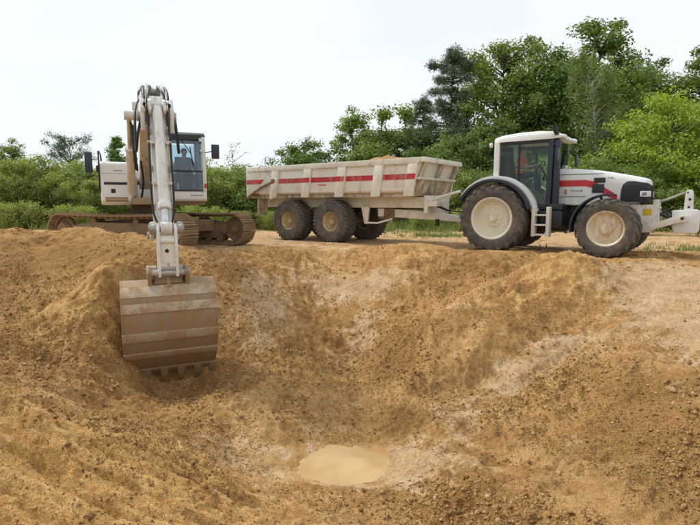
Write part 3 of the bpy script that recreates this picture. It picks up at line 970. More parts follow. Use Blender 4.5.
# ------------------------------------------------------------------ tractor
def build_tractor():
    T = empty('tractor', (4.475, 14.36, 0), R(-36))
    tag(T, 'white farm tractor with red hood stripe, cream wheels and white front hitch', 'tractor')
    for s in (-1, 1):
        wheel('rear_wheel', T, (0, s * 0.95, 0.87), s, 0.91, 0.62, 0.56, 'tyre', 'rim_cream', 20, 0.34, 8, hub_r=0.10)
        wheel('front_wheel', T, (2.77, s * 0.97, 0.67), s, 0.71, 0.50, 0.42, 'tyre', 'rim_mud', 18, 0.30, 8, R(-4), 0.13)
    ch = MB().box(-0.45, 1.7, -0.33, 0.33, 0.55, 1.12).box(1.65, 3.3, -0.24, 0.24, 0.62, 1.22)
    ch.tube((0, -0.75, 0.87), (0, 0.75, 0.87), 0.17, n=16)
    ch.tube((2.77, -0.78, 0.67), (2.77, 0.78, 0.67), 0.11, n=12)
    ch.box(2.5, 3.05, -0.3, 0.3, 0.50, 0.72)
    ch.build('chassis', 'black', T, 0.02)
    hi = MB().box(-0.75, -0.44, -0.12, 0.12, 0.62, 0.72)
    for s in (-1, 1):
        hi.tube((-0.45, s * 0.3, 0.65), (-0.98, s * 0.42, 0.60), 0.035, n=8)
        hi.tube((-0.45, s * 0.35, 1.25), (-0.85, s * 0.42, 0.66), 0.03, n=8)
    hi.tube((-0.72, 0, 0.70), (-0.72, 0, 0.80), 0.04)
    hi.build('rear_hitch', 'black', T, 0.008)
    # hood
    hd = MB()
    secs = []
    for (x, w, zb, zt) in ((1.34, 0.42, 1.24, 2.15), (1.5, 0.43, 1.24, 2.17), (1.9, 0.43, 1.24, 2.15), (2.3, 0.43, 1.24, 2.11), (2.65, 0.425, 1.24, 2.05), (2.95, 0.42, 1.26, 1.985), (3.2, 0.415, 1.28, 1.93), (3.40, 0.405, 1.30, 1.88), (3.50, 0.38, 1.32, 1.845), (3.53, 0.33, 1.34, 1.80)):
        hw = zt - 0.30
        q = [(-w * 0.96, zb), (-w, hw), (-w * 0.985, zt - 0.15), (-w * 0.90, zt - 0.055), (-w * 0.72, zt - 0.012), (-w * 0.35, zt), (0, zt + 0.004)]
        q = q + [(-a, b) for a, b in q[-2::-1]]
        secs.append([(x, a, b) for a, b in q])
    hd.loft(secs)
    hood = hd.build('hood', 'white', T, smooth=50)
    gr = MB()
    gr.prism([(2.92, 1.29), (2.93, 1.60), (2.97, 1.73), (3.06, 1.80), (3.2, 1.80), (3.50, 1.745), (3.545, 1.70), (3.545, 1.34), (3.50, 1.30)], -0.427, 0.427)
    grille = gr.build('grille', 'grille', T, 0.018)
    for k in range(13):
        for s in (-1, 1):
            x = 2.97 + k * 0.040
            rb = MB().box(x, x + 0.014, s * 0.430 - 0.006, s * 0.430 + 0.006, 1.34, 1.70)
            rb.build('slat', 'black', grille)
    for k in range(15):
        yv = -0.36 + k * 0.0515
        MB().box(3.540, 3.556, yv - 0.007, yv + 0.007, 1.36, 1.68).build('slat', 'black', grille)
    for s in (-1, 1):
        h = MB().box(3.34, 3.565, min(s * 0.30, s * 0.448), max(s * 0.30, s * 0.448), 1.42, 1.56)
        ho = h.build('headlight', 'lamp', T, 0.025)
        MB().box(3.39, 3.48, s * 0.449 - 0.004, s * 0.449 + 0.004, 1.455, 1.53).build('bulb_housing', 'grey_print', ho, 0.003)
        # red stripe: level along the hood, then down to the grille
        ys = s * 0.431
        st = MB().prism([(1.38, 1.70), (2.12, 1.70), (2.30, 1.655), (2.855, 1.33), (2.855, 1.47), (2.36, 1.80), (2.14, 1.855), (1.38, 1.855)], ys - 0.005, ys + 0.005)
        st.build('red_stripe', 'red', T, smooth=0)
        gl = MB().box(1.40, 2.55, ys - 0.0035, ys + 0.0035, 1.995, 2.010)
        gl.build('pinstripe', 'green_line', T, smooth=0)
        for (x0, x1, z0, z1) in ((2.32, 2.58, 1.775, 1.90), (2.29, 2.56, 1.53, 1.745)):
            v = MB().box(x0, x1, s * 0.434 - 0.012, s * 0.434 + 0.012, z0, z1)
            v.build('side_vent', 'grille', T, 0.01)
        sm = MB().box(1.38, 2.15, s * 0.432 - 0.003, s * 0.432 + 0.003, 1.435, 1.45)
        sm.build('seam', 'grey_print', T, smooth=0)
    cu = bpy.data.curves.new('letter', 'FONT')
    cu.body = 'g'
    cu.size = 0.17
    cu.extrude = 0.003
    tmp = bpy.data.objects.new('tmp_text', cu)
    col.objects.link(tmp)
    me = bpy.data.meshes.new_from_object(tmp.evaluated_get(bpy.context.evaluated_depsgraph_get()))
    bpy.data.objects.remove(tmp)
    me.materials.clear()
    me.materials.append(M['red'])
    lo = bpy.data.objects.new('letter', me)
    link(lo, T)
    lo.location = (1.63, -0.436, 1.545)
    lo.rotation_euler = (R(90), 0, 0)
    letter_bars('print', 1.79, 1.565, -0.434, 6, 0.032, 0.045, 0.016, 'blue_print', T)
    letter_bars('print', 2.64, 1.86, -0.434, 3, 0.040, 0.05, 0.018, 'grey_print', T)
    # cab: floor, posts, roof
    fl = MB().box(0.05, 1.36, -0.74, 0.74, 1.10, 1.20).box(-0.12, 0.10, -0.74, 0.74, 1.10, 1.80)
    fl.box(1.20, 1.38, -0.45, 0.45, 1.18, 2.05)
    fl.build('cab_floor', 'black', T, 0.02)
    rf = MB()
    ss = []
    for (x, w, zb, zt) in ((-0.17, 0.66, 2.92, 2.98), (-0.13, 0.76, 2.89, 3.035), (0.04, 0.83, 2.885, 3.075), (0.5, 0.86, 2.885, 3.115), (1.0, 0.86, 2.885, 3.12), (1.36, 0.83, 2.89, 3.09), (1.53, 0.78, 2.91, 3.03), (1.59, 0.68, 2.93, 2.985)):
        q = [(-w, zb), (-w, zb + (zt - zb) * 0.5), (-w * 0.94, zt - 0.03), (-w * 0.8, zt), (w * 0.8, zt), (w * 0.94, zt - 0.03), (w, zb + (zt - zb) * 0.5), (w, zb)]
        ss.append([(x, a, b) for a, b in q])
    rf.loft(ss)
    roof = rf.build('roof', 'white', T, smooth=50)
    for s in (-1, 1):
        rp = MB().prism([(-0.13, 1.70), (0.02, 1.70), (0.03, 2.90), (-0.12, 2.90)], min(s * 0.70, s * 0.82), max(s * 0.70, s * 0.82))
        rp.build('rear_post', 'white', T, 0.02)
        fp = MB().prism([(1.26, 1.15), (1.38, 1.15), (1.42, 2.90), (1.28, 2.90)], min(s * 0.70, s * 0.80), max(s * 0.70, s * 0.80))
        fp.build('front_post', 'navy', T, 0.015)
        ys0, ys1 = min(s * 0.765, s * 0.81), max(s * 0.765, s * 0.81)
        fr = MB().prism([(0.03, 2.80), (1.28, 2.80), (1.28, 2.89), (0.03, 2.89)], ys0, ys1)
        fr.prism([(0.52, 1.82), (0.575, 1.82), (0.575, 2.81), (0.52, 2.81)], ys0, ys1)
        fr.prism([(0.025, 1.78), (0.53, 1.82), (0.53, 1.88), (0.025, 1.86)], ys0, ys1)
        fr.prism([(0.525, 1.83), (0.98, 1.16), (1.05, 1.16), (0.58, 1.88)], ys0, ys1)
        fr.prism([(0.98, 1.14), (1.27, 1.14), (1.27, 1.26), (0.98, 1.26)], ys0, ys1)
        fr.build('door_frame', 'black', T, 0.006)
        g1 = MB().prism([(0.03, 1.84), (0.53, 1.86), (0.53, 2.81), (0.03, 2.81)], s * 0.785 - 0.003, s * 0.785 + 0.003)
        g1.build('side_window', 'glass_tractor', T, smooth=0)
        g2 = MB().prism([(0.57, 1.86), (1.03, 1.25), (1.26, 1.25), (1.28, 2.81), (0.57, 2.81)], s * 0.785 - 0.003, s * 0.785 + 0.003)
        g2.build('door_window', 'glass_tractor', T, smooth=0)
        MB().box(1.17, 1.23, min(s * 0.80, s * 0.83), max(s * 0.80, s * 0.83), 1.85, 1.99).build('door_handle', 'black', T, 0.006)
    w = MB().prism([(1.36, 1.95), (1.37, 1.95), (1.42, 2.9), (1.41, 2.9)], -0.70, 0.70)
    w.build('windscreen', 'glass_tractor', T, smooth=0)
    w = MB().box(-0.06, -0.052, -0.70, 0.70, 1.85, 2.9)
    w.build('rear_window', 'glass_tractor', T, smooth=0)
    seat(T, 0.38, 0, 1.95)
    MB().box(0.22, 0.56, -0.15, 0.15, 1.19, 1.545).build('seat_base', 'black', T, 0.01)
    sw = MB()
    ring = []
    for k in range(21):
        a = 2 * math.pi * k / 20
        ring.append((0.90 + 0.10 * math.cos(a), 0.19 * math.sin(a), 2.24 + 0.165 * math.cos(a)))
    sw.path(ring, 0.016, 6, False)
    sw.tube((0.90, 0, 2.24), (1.08, 0, 1.95), 0.03, n=8).tube((0.90, 0.19, 2.24), (0.90, -0.19, 2.24), 0.012, n=6)
    sw.tube((1.08, 0, 1.95), (1.25, 0, 1.55), 0.05, n=8)
    sw.build('steering_wheel', 'black', T)
    con = MB().box(0.25, 0.75, -0.55, -0.33, 1.22, 1.92)
    con.build('side_console', 'interior', T, 0.03)
    # fenders
    for s in (-1, 1):
        f = MB()
        arc_shell(f, 0.0, 0.87, 1.0, 1.13, R(10), R(148), min(s * 0.60, s * 1.05), max(s * 0.60, s * 1.05), 28)
        fo = f.build('rear_fender', 'white', T, 0.012)
        f = MB()
        arc_shell(f, 0.0, 0.87, 0.965, 1.045, R(14), R(152), min(s * 1.052, s * 1.25), max(s * 1.052, s * 1.25), 28)
        f.build('fender_edge', 'navy', fo, 0.015)
        MB().box(-0.80, -0.70, min(s * 0.75, s * 1.0), max(s * 0.75, s * 1.0), 1.60, 1.69).build('tail_lamp', 'red_lamp', fo, 0.01)
        # cheek between the fender and the cab
        f = MB().prism([(-0.10, 1.55), (0.03, 1.84), (0.40, 1.86), (0.62, 1.72), (0.90, 1.30), (0.98, 1.14), (0.70, 1.14), (0.3, 1.5)], min(s * 0.60, s * 0.79), max(s * 0.60, s * 0.79))
        f.build('fender_cheek', 'white', T, 0.02)
        f = MB()
        arc_shell(f, 2.77, 0.67, 0.78, 0.82, R(80), R(188), min(s * 0.78, s * 1.19), max(s * 0.78, s * 1.19), 22)
        ff = f.build('front_fender', 'navy', T, 0.008)
        f = MB().path([(2.55, s * 0.8, 1.43), (2.55, s * 0.5, 1.35), (2.7, s * 0.35, 0.95)], 0.03, 8)
        f.build('fender_bracket', 'black', ff)
        # ladder and tank
        xl0, xl1 = 1.02, 1.46
        ld = MB()
        for xx in (xl0, xl1 - 0.08):
            ld.box(xx, xx + 0.08, min(s * 0.86, s * 1.10), max(s * 0.86, s * 1.10), 0.42, 1.18)
        lo_ = ld.build('ladder', 'white_dirty', T, 0.01)
        for zz in (0.45, 0.70, 0.95):
            MB().box(xl0 + 0.08, xl1 - 0.08, min(s * 0.88, s * 1.09), max(s * 0.88, s * 1.09), zz, zz + 0.04).build('step', 'cream', lo_, 0.006)
        tk = MB().box(0.98, 1.70, min(s * 0.34, s * 0.80), max(s * 0.34, s * 0.80), 0.62, 1.09)
        tk.build('fuel_tank', 'black', T, 0.05)
    pl = MB().box(1.30, 1.70, -0.80, -0.44, 1.10, 1.26)
    pl.build('exhaust_mount', 'black', T, 0.02)
    ex = MB().tube((1.47, -0.68, 1.2), (1.47, -0.68, 2.86), 0.095, n=18)

    exo = ex.build('exhaust', 'navy', T, 0.01)
    MB().path([(1.47, -0.68, 2.84), (1.47, -0.70, 2.98), (1.46, -0.90, 3.06), (1.44, -0.92, 3.22)], [0.05, 0.05, 0.05, 0.055], 12).build('tailpipe', 'black', exo)
    for s in (-1, 1):
        m = MB().path([(1.40, s * 0.80, 2.72), (1.54, s * 1.02, 2.74), (1.58, s * 1.05, 2.60)], 0.016, 6)
        mo = m.build('mirror_arm', 'black', T)
        MB().box(1.56, 1.61, min(s * 0.93, s * 1.17), max(s * 0.93, s * 1.17), 2.28, 2.62).build('mirror', 'mirror', mo, 0.02)
        for yy in (0.50, 0.68):
            l = MB()
            l.tube((1.55, s * yy, 2.955), (1.635, s * yy, 2.945), 0.055, n=14)
            l.build('work_light', 'lamp', roof, 0.008)
        l = MB().tube((-0.20, s * 0.72, 2.84), (-0.28, s * 0.74, 2.83), 0.06, n=14)
        l.build('work_light', 'lamp', roof, 0.008)
        l = MB().tube((1.40, s * 0.40, 2.12), (1.40, s * 0.58, 2.26), 0.02, n=8)
        l.tube((1.40, s * 0.58, 2.26), (1.46, s * 0.58, 2.26), 0.05, n=12)
        l.build('indicator', 'lamp', T)
    # front hitch
    fh = MB().prism([(3.05, 1.235), (3.62, 1.235), (3.75, 1.18), (3.78, 0.78), (3.62, 0.58), (3.30, 0.55), (3.05, 0.70)], -0.36, 0.36)
    fh.box(3.60, 3.74, -0.20, 0.20, 1.17, 1.36)
    fho = fh.build('front_hitch_frame', 'white_dirty', T, 0.02)
    MB().box(3.42, 3.60, -0.366, -0.358, 0.98, 1.14).build('yellow_plate', 'yellow', fho, 0.002)
    for s in (-1, 1):
        a = MB().prism([(3.55, 0.74), (3.60, 0.62), (4.10, 0.80), (4.32, 0.84), (4.34, 0.98), (4.12, 0.99)], s * 0.33 - 0.045, s * 0.33 + 0.045)
        a.build('lift_arm', 'cream', fho, 0.012)
        a = MB().tube((3.70, s * 0.20, 1.04), (3.98, s * 0.26, 0.93), 0.04, n=10)
        a.build('lift_cylinder', 'black', fho)
    bl = MB().prism([(4.00, 1.10), (4.03, 0.62), (4.10, 0.56), (4.52, 0.58), (4.55, 0.66), (4.55, 1.08), (4.48, 1.13)], -0.26, 0.26)
    blo = bl.build('ballast_block', 'white', T, 0.03)
    po = MB().prism([(4.22, 1.10), (4.24, 1.55), (4.28, 1.58), (4.36, 1.58), (4.39, 1.54), (4.41, 1.10)], -0.09, 0.09)
    po.build('upright', 'white', blo, 0.012)
    for (x, z, r_) in ((4.28, 1.52, 0.02), (4.33, 1.36, 0.03), (4.32, 1.18, 0.025), (4.22, 0.92, 0.035)):
        yy = -0.093 if z > 1.1 else -0.385
        MB().tube((x, yy - 0.012, z), (x, yy + 0.12, z), r_, n=12).build('pin', 'black', blo)
    MB().path([(3.70, -0.05, 1.30), (3.88, -0.06, 1.36), (4.22, -0.02, 1.52)], [0.03, 0.03, 0.02], 8).build('top_link', 'steel', T)
    for k, zz in enumerate((1.12, 1.02, 1.08)):
        MB().path([(3.74, -0.10 + 0.1 * k, zz), (3.86, -0.12 + 0.1 * k, zz + 0.04), (3.96, -0.08 + 0.08 * k, zz - 0.06), (4.02, -0.06 + 0.06 * k, zz - 0.12)], 0.016, 6).build('hose', 'rubber_hose', T)
    return T


tractor = build_tractor()
bpy.context.view_layer.update()
seated_person('person', 'tractor driver in orange safety vest seated in the tractor cab', tractor.matrix_world @ Matrix.Translation((0.35, 0, 1.95)), M['orange_vest'], M['orange_vest'])


# ------------------------------------------------------------------ dump trailer
def build_trailer():
    T = empty('dump_trailer', (-1.425, 18.31, 0), R(-36))
    tag(T, 'cream two-axle dump trailer with red stripe hitched behind the tractor', 'trailer')
    for xx in (0.0, 1.84):
        for s in (-1, 1):
            wheel('wheel', T, (xx, s * 0.95, 0.68), s, 0.715, 0.62, 0.31, 'tyre', 'rim_yellow', 34, 0.30, 10, 0, 0.10)
        MB().tube((xx, -0.8, 0.68), (xx, 0.8, 0.68), 0.09, n=10).build('axle', 'track_dark', T)
    zb, zt = 1.57, 2.55
    for s in (-1, 1):
        y0, y1 = min(s * 1.14, s * 1.20), max(s * 1.14, s * 1.20)
        sp = MB().prism([(-1.93, 1.63), (4.74, 1.63), (5.14, zt), (-1.93, zt)], y0, y1)
        side = sp.build('side_panel', 'cream', T, 0.006)
        sl = MB().prism([(s * 1.195, 1.625), (s * 1.21, 1.70), (s * 1.13, 1.72), (s * 0.86, 1.50), (s * 0.90, 1.44)], -1.45, 4.66, 'x')
        sl.build('lower_panel', 'cream', side, 0.008)
        ra = MB().prism([(-1.93, 2.40), (5.082, 2.40), (5.15, zt + 0.015), (-1.93, zt + 0.015)], min(s * 1.203, s * 1.285), max(s * 1.203, s * 1.285))
        ra.build('top_rail', 'cream', side, 0.012)
        ribs = (-0.62, 0.86, 2.28, 3.66, 4.80)
        for i, xr in enumerate(ribs):
            rb = MB().prism([(xr - 0.21, 1.47), (xr + 0.10, 1.47), (xr + 0.25, 2.397), (xr - 0.06, 2.397)], min(s * 1.203, s * 1.29), max(s * 1.203, s * 1.29))
            rb.build('rib', 'cream', side, 0.014)
        # red stripe, painted over panel and ribs, worn away on the fourth rib
        zs0, zs1 = 1.955, 2.115

        def edge_x(xr, z, right):
            k = (z - 1.47) / 0.927
            return (xr + 0.10 + 0.15 * k) if right else (xr - 0.21 + 0.15 * k)
        xa = -1.90
        for i, xr in enumerate(ribs):
            p = MB().prism([(xa if i == 0 else edge_x(ribs[i - 1], zs0, True) + 0.004, zs0), (edge_x(xr, zs0, False) - 0.004, zs0), (edge_x(xr, zs1, False) - 0.004, zs1), (xa if i == 0 else edge_x(ribs[i - 1], zs1, True) + 0.004, zs1)], s * 1.2035 - 0.003, s * 1.2035 + 0.003)
            p.build('red_stripe', 'red_dirty', side, smooth=0)
            if i != 3:
                p = MB().prism([(edge_x(xr, zs0, False) + 0.012, zs0), (edge_x(xr, zs0, True) - 0.012, zs0), (edge_x(xr, zs1, True) - 0.012, zs1), (edge_x(xr, zs1, False) + 0.012, zs1)], s * 1.2925 - 0.003, s * 1.2925 + 0.003)
                p.build('red_stripe', 'red_dirty', side, smooth=0)
        # tailgate side plate and its lifting arm
        tg = MB().prism([(-2.02, 1.50), (-1.86, 1.52), (-1.35, 1.86), (-0.72, 2.03), (-0.72, 2.09), (-1.0, 2.38), (-2.02, 2.53)], min(s * 1.212, s * 1.245), max(s * 1.212, s * 1.245))
        tg.build('tailgate_plate', 'cream', side, 0.006)
        MB().prism([(-2.0, zs0), (-1.25, zs0), (-1.1, zs1), (-2.0, zs1)], s * 1.2475 - 0.003, s * 1.2475 + 0.003).build('red_stripe', 'red_dirty', side, smooth=0)
        pts = [(-1.95, s * 1.26, 1.49), (-1.55, s * 1.27, 1.70), (-1.1, s * 1.275, 1.88), (-0.55, s * 1.29, 2.05)]
        MB().path(pts, [0.035, 0.035, 0.04, 0.045], 8).build('tailgate_arm', 'track_dark', side)
        MB().tube((-0.58, s * 1.20, 2.05), (-0.58, s * 1.33, 2.05), 0.075, n=12).build('pivot', 'track_dark', side)
        MB().prism([(-0.80, 1.42), (-0.66, 1.42), (-0.40, 2.12), (-0.52, 2.16)], min(s * 1.285, s * 1.31), max(s * 1.285, s * 1.31)).build('bracket', 'cream', side, 0.006)
        for k in range(5):
            MB().box(1.35 + k * 0.07, 1.39 + k * 0.07, s * 1.2035 - 0.003, s * 1.2035 + 0.003, 1.84, 1.89).build('print', 'red_dirty', side, smooth=0)
    fl = MB().prism([(-1.93, 1.46), (4.66, 1.46), (4.72, 1.56), (-1.93, 1.56)], -1.10, 1.10)
    fl.build('floor', 'cream_mud', T, 0.006)
    MB().prism([(-2.05, 1.50), (-1.96, 1.50), (-1.96, 2.54), (-2.05, 2.54)], -1.2, 1.2).build('tailgate', 'cream', T, 0.01)
    # sloping front wall with uprights
    fw = MB().prism([(4.70, 1.50), (4.76, 1.50), (5.16, zt), (5.10, zt)], -1.20, 1.20)
    front = fw.build('front_wall', 'cream', T, 0.006)
    for yy in (-1.13, -0.06, 1.0):
        MB().prism([(4.78, 1.52), (4.87, 1.52), (5.255, zt - 0.1), (5.163, zt - 0.1)], yy, yy + 0.13).build('upright', 'cream_mud', front, 0.01)
    MB().prism([(5.12, zt - 0.12), (5.27, zt - 0.12), (5.27, zt + 0.02), (5.12, zt + 0.02)], -1.27, 1.27).build('top_rail', 'cream', front, 0.012)
    MB().prism([(4.79, 1.55), (4.88, 1.55), (5.04, 1.95), (4.95, 1.95)], -1.12, 1.12).build('muddy_plate', 'cream_mud', front, 0.01)
    MB().prism([(4.95, 1.95), (5.09, 1.95), (5.11, 2.02), (4.97, 2.02)], -1.20, 1.20).build('cross_rail', 'cream', front, 0.01)
    # chassis
    ch = MB()
    for s in (-1, 1):
        ch.box(-1.6, 5.0, s * 0.52 - 0.08, s * 0.52 + 0.08, 1.14, 1.455)
    for xx in (-1.55, 0.92, 2.9, 4.9):
        ch.box(xx - 0.06, xx + 0.06, -0.45, 0.45, 1.18, 1.40)
    cho = ch.build('chassis', 'cream', T, 0.01)
    for s in (-1, 1):
        MB().prism([(-0.35, 0.62), (0.0, 0.55), (1.84, 0.55), (2.2, 0.62), (1.15, 1.16), (0.7, 1.16)], s * 0.50 - 0.06, s * 0.50 + 0.06).build('bogie', 'track_dark', cho, 0.02)
        MB().prism([(2.75, 1.16), (3.05, 1.16), (2.98, 0.62), (2.88, 0.62)], s * 0.72 - 0.04, s * 0.72 + 0.04).build('step_bracket', 'cream', cho, 0.01)
        MB().prism([(-1.62, 1.45), (-1.5, 1.45), (-1.5, 0.85), (-1.62, 0.85)], min(s * 0.7, s * 1.1), max(s * 0.7, s * 1.1)).build('mudflap', 'cream_mud', cho, 0.01)
    MB().path([(2.95, -0.74, 0.66), (3.4, -0.8, 0.66), (3.9, -0.74, 0.80)], 0.03, 8).build('step_bar', 'cream', cho)
    MB().box(3.2, 3.8, -0.45, 0.4, 0.78, 1.13).build('oil_tank', 'track_dark', cho, 0.04)
    MB().tube((3.3, 0, 1.15), (2.2, 0, 1.45), 0.13, n=14).build('tipping_cylinder', 'black', cho)
    # front plate and drawbar, swung a little towards the tractor
    MB().box(4.98, 5.10, -0.75, 0.75, 0.98, 1.50).build('front_plate', 'cream', cho, 0.015)
    MB().box(5.08, 5.38, -0.72, -0.30, 1.18, 1.34).build('hose_bracket', 'cream', cho, 0.015)
    db = MB()
    secs = []
    for (x, yc, w, z0, z1) in ((3.2, -0.05, 0.42, 0.86, 1.12), (4.6, 0.02, 0.36, 0.80, 1.06), (5.4, 0.12, 0.20, 0.74, 0.94), (6.05, 0.235, 0.11, 0.70, 0.82)):
        secs.append([(x, yc - w, z0), (x, yc - w, z1), (x, yc + w, z1), (x, yc + w, z0)])
    db.loft(secs)
    dbo = db.build('drawbar', 'cream', T, 0.02)
    MB().tube((6.02, 0.23, 0.76), (6.30, 0.265, 0.76), 0.05, n=12).build('hitch_eye', 'black', dbo)
    MB().tube((5.2, -0.28, 0.80), (5.2, -0.28, 0.60), 0.06, n=12).build('parking_leg', 'black', dbo)
    MB().path([(5.10, -0.62, 1.36), (5.55, -0.45, 1.50), (5.95, -0.35, 1.62)], [0.05, 0.045, 0.04], 8).build('hose_boom', 'cream', cho)
    for k in range(3):
        MB().path([(5.1, -0.5 + 0.15 * k, 1.25), (5.5, -0.3 + 0.12 * k, 1.05), (5.9, 0.0 + 0.08 * k, 1.02), (6.2, 0.15 + 0.05 * k, 1.10)], 0.016, 6).build('hose', 'rubber_hose', cho)
    return T


trailer = build_trailer()
# heaped soil lying in the trailer
lx = np.linspace(-1.85, 4.84, 80)
ly = np.linspace(-1.12, 1.12, 30)
LX, LY = np.meshgrid(lx, ly)
LZ = 2.12 + 0.64 * np.exp(-((LX - 3.3) / 1.35) ** 2 - (LY / 0.85) ** 2) + 0.30 * np.exp(-((LX - 0.6) / 1.4) ** 2 - (LY / 0.8) ** 2) + 0.12 * perlin(LX * 2.3, LY * 2.3, 80) + 0.07 * perlin(LX * 7, LY * 7, 81)
lv = np.stack([LX.ravel(), LY.ravel(), LZ.ravel()], 1)
bt = lv.copy()
bt[:, 2] = 1.565
bt[:, 0] = np.minimum(bt[:, 0], 4.62)
li = np.arange(80 * 30).reshape(30, 80)
n0 = 80 * 30
lf = [np.stack([li[:-1, :-1].ravel(), li[:-1, 1:].ravel(), li[1:, 1:].ravel(), li[1:, :-1].ravel()], 1)]
lf.append(lf[0][:, ::-1] + n0)
rim_ = np.concatenate([li[0, :], li[1:, -1], li[-1, -2::-1], li[-2:0:-1, 0]])
r2 = np.roll(rim_, -1)
lf.append(np.stack([rim_, rim_ + n0, r2 + n0, r2], 1))
load = bpy.data.objects.new('soil_load', np_mesh('soil_load', np.concatenate([lv, bt]), np.concatenate(lf), M['load'], True))
link(load)
load.location = trailer.location
load.rotation_euler = trailer.rotation_euler
tag(load, 'heap of brown soil loaded in the dump trailer', 'soil heap')


# ------------------------------------------------------------------ excavator
def build_excavator():
    UP = R(-65.8)
    X = empty('excavator', (-5.9, 15.1, 0), UP)
    tag(X, 'white crawler excavator reaching its bucket down into the pit', 'excavator')
    UC = R(-24) - UP
    rot = Matrix.Rotation(UC, 4, 'Z')
    # undercarriage
    cb = MB().box(-0.75, 0.75, -0.62, 0.62, 0.45, 1.0)
    for s1 in (-1, 1):
        for s2 in (-1, 1):
            cb.prism([(s1 * 0.4, s2 * 0.3), (s1 * 0.7, s2 * 0.3), (s1 * 1.35, s2 * 1.1), (s1 * 0.95, s2 * 1.1)], 0.42, 0.78, 'z')
    cb.build('undercarriage_frame', 'track_dark', X, 0.02, rot=(0, 0, UC))
    MB().tube((0, 0, 1.0), (0, 0, 1.24), 0.62, n=36).build('slew_ring', 'track_dark', X, 0.01)
    HL, rr = 2.06, 0.45
    per_s = 2 * HL
    per = 2 * per_s + 2 * math.pi * rr
    NSH = 50
    shoe = MB().box(-0.105, 0.105, -0.30, 0.30, -0.012, 0.022)
    for xx in (-0.085, 0.0, 0.07):
        shoe.prism([(xx - 0.015, 0.02), (xx + 0.015, 0.02), (xx + 0.009, 0.052), (xx - 0.009, 0.052)], -0.298, 0.298)
    shoe.box(-0.09, 0.09, -0.11, -0.07, -0.075, -0.01).box(-0.09, 0.09, 0.07, 0.11, -0.075, -0.01)
    shoe_me = shoe.mesh('track_shoe', 'track', smooth=0)
    roller_me = MB().lathe([(0, -0.16), (0.12, -0.16), (0.12, -0.10), (0.09, -0.10), (0.09, 0.10), (0.12, 0.10), (0.12, 0.16), (0, 0.16)], 16).mesh('roller', 'track_dark')
    idl_me = MB().lathe([(0, -0.12), (0.12, -0.12), (0.15, -0.07), (0.30, -0.05), (0.34, -0.10), (0.37, -0.10), (0.37, 0.10), (0.34, 0.10), (0.30, 0.05), (0.15, 0.07), (0.12, 0.12), (0, 0.12)], 28).mesh('idler', 'track_dark')
    spk = MB()
    spp = []
    for k in range(42):
        a = 2 * math.pi * k / 42
        r_ = 0.385 if (k % 2) else 0.335
        spp.append((r_ * math.cos(a), r_ * math.sin(a)))
    spk.prism(spp, -0.05, 0.05)
    spk.lathe([(0, -0.20), (0.20, -0.20), (0.23, -0.14), (0.26, -0.06), (0.26, 0.06), (0, 0.06)], 24)
    spk_me = spk.mesh('sprocket', 'track_dark')
    for side in (-1, 1):
        f = MB().prism([(-1.75, 0.30), (-1.55, 0.20), (1.55, 0.20), (1.80, 0.40), (1.75, 0.66), (1.2, 0.74), (-1.1, 0.74), (-1.7, 0.62)], -0.17, 0.17)
        c = rot @ Vector((0, side * 1.3, 0))
        fo = f.build('track', 'track_dark', X, 0.03, loc=c, rot=(0, 0, UC))
        for i in range(NSH):
            s = per * i / NSH
            if s < per_s:
                p, a = (HL - s, 0.5 + rr), math.pi
            elif s < per_s + math.pi * rr:
                t_ = (s - per_s) / rr
                p, a = (-HL - rr * math.sin(t_), 0.5 + rr * math.cos(t_)), math.pi + t_
            elif s < 2 * per_s + math.pi * rr:
                p, a = (-HL + (s - per_s - math.pi * rr), 0.5 - rr), 0.0
            else:
                t_ = (s - 2 * per_s - math.pi * rr) / rr
                p, a = (HL + rr * math.sin(t_), 0.5 - rr * math.cos(t_)), t_
            sag = -0.03 * math.cos(p[0] / HL * math.pi / 2) if p[1] > 0.9 else 0
            o = bpy.data.objects.new('track_shoe', shoe_me)
            link(o, fo)
            o.location = (p[0], 0, p[1] + sag)
            o.rotation_euler = (0, -a + math.pi, 0)
        for k in range(8):
            o = bpy.data.objects.new('roller', roller_me)
            link(o, fo)
            o.location = (-1.5 + k * 3.0 / 7, 0, 0.22)
        for k in (-0.8, 0.8):
            o = bpy.data.objects.new('carrier_roller', roller_me)
            link(o, fo)
            o.location = (k, 0, 0.76)
            o.scale = (0.8, 1, 0.8)
        o = bpy.data.objects.new('idler', idl_me)
        link(o, fo)
        o.location = (HL, 0, 0.5)
        o = bpy.data.objects.new('sprocket', spk_me)
        link(o, fo)
        o.location = (-HL, 0, 0.5)
        o.rotation_euler = (0, 0, 0 if side < 0 else math.pi)
    # upper deck
    dk = MB().box(-2.3, 1.15, -1.33, 1.33, 1.22, 1.36).box(0.2, 1.55, -0.60, 0.36, 1.24, 1.42)
    dk.build('deck', 'deck', X, 0.02)
    eh = MB().prism([(-2.95, 1.37), (-0.75, 1.37), (-0.75, 2.28), (-2.7, 2.28), (-2.95, 2.1)], -1.34, 1.34)
    eho = eh.build('engine_cover', 'white', X, 0.07, 3)
    MB().tube((-1.6, -0.7, 2.27), (-1.6, -0.7, 2.62), 0.06, n=12).build('exhaust', 'black', eho)
    cw = MB()
    cw.prism([(-2.96, -1.30), (-3.30, -0.9), (-3.42, 0), (-3.30, 0.9), (-2.96, 1.30)], 1.25, 2.2, 'z')
    cw.build('counterweight', 'white', X, 0.06, 3)
    # right-hand toolbox: the white panel seen on the left of the picture
    bx = MB().prism([(-0.70, 1.26), (1.34, 1.22), (1.44, 1.34), (1.40, 2.30), (1.30, 2.37), (-0.70, 2.37)], -1.35, -0.585)
    bo = bx.build('tool_box', 'white', X, 0.06, 3)
    MB().box(1.412, 1.432, -1.26, -0.68, 1.76, 1.83).build('dark_slot', 'grille', bo, 0.004)
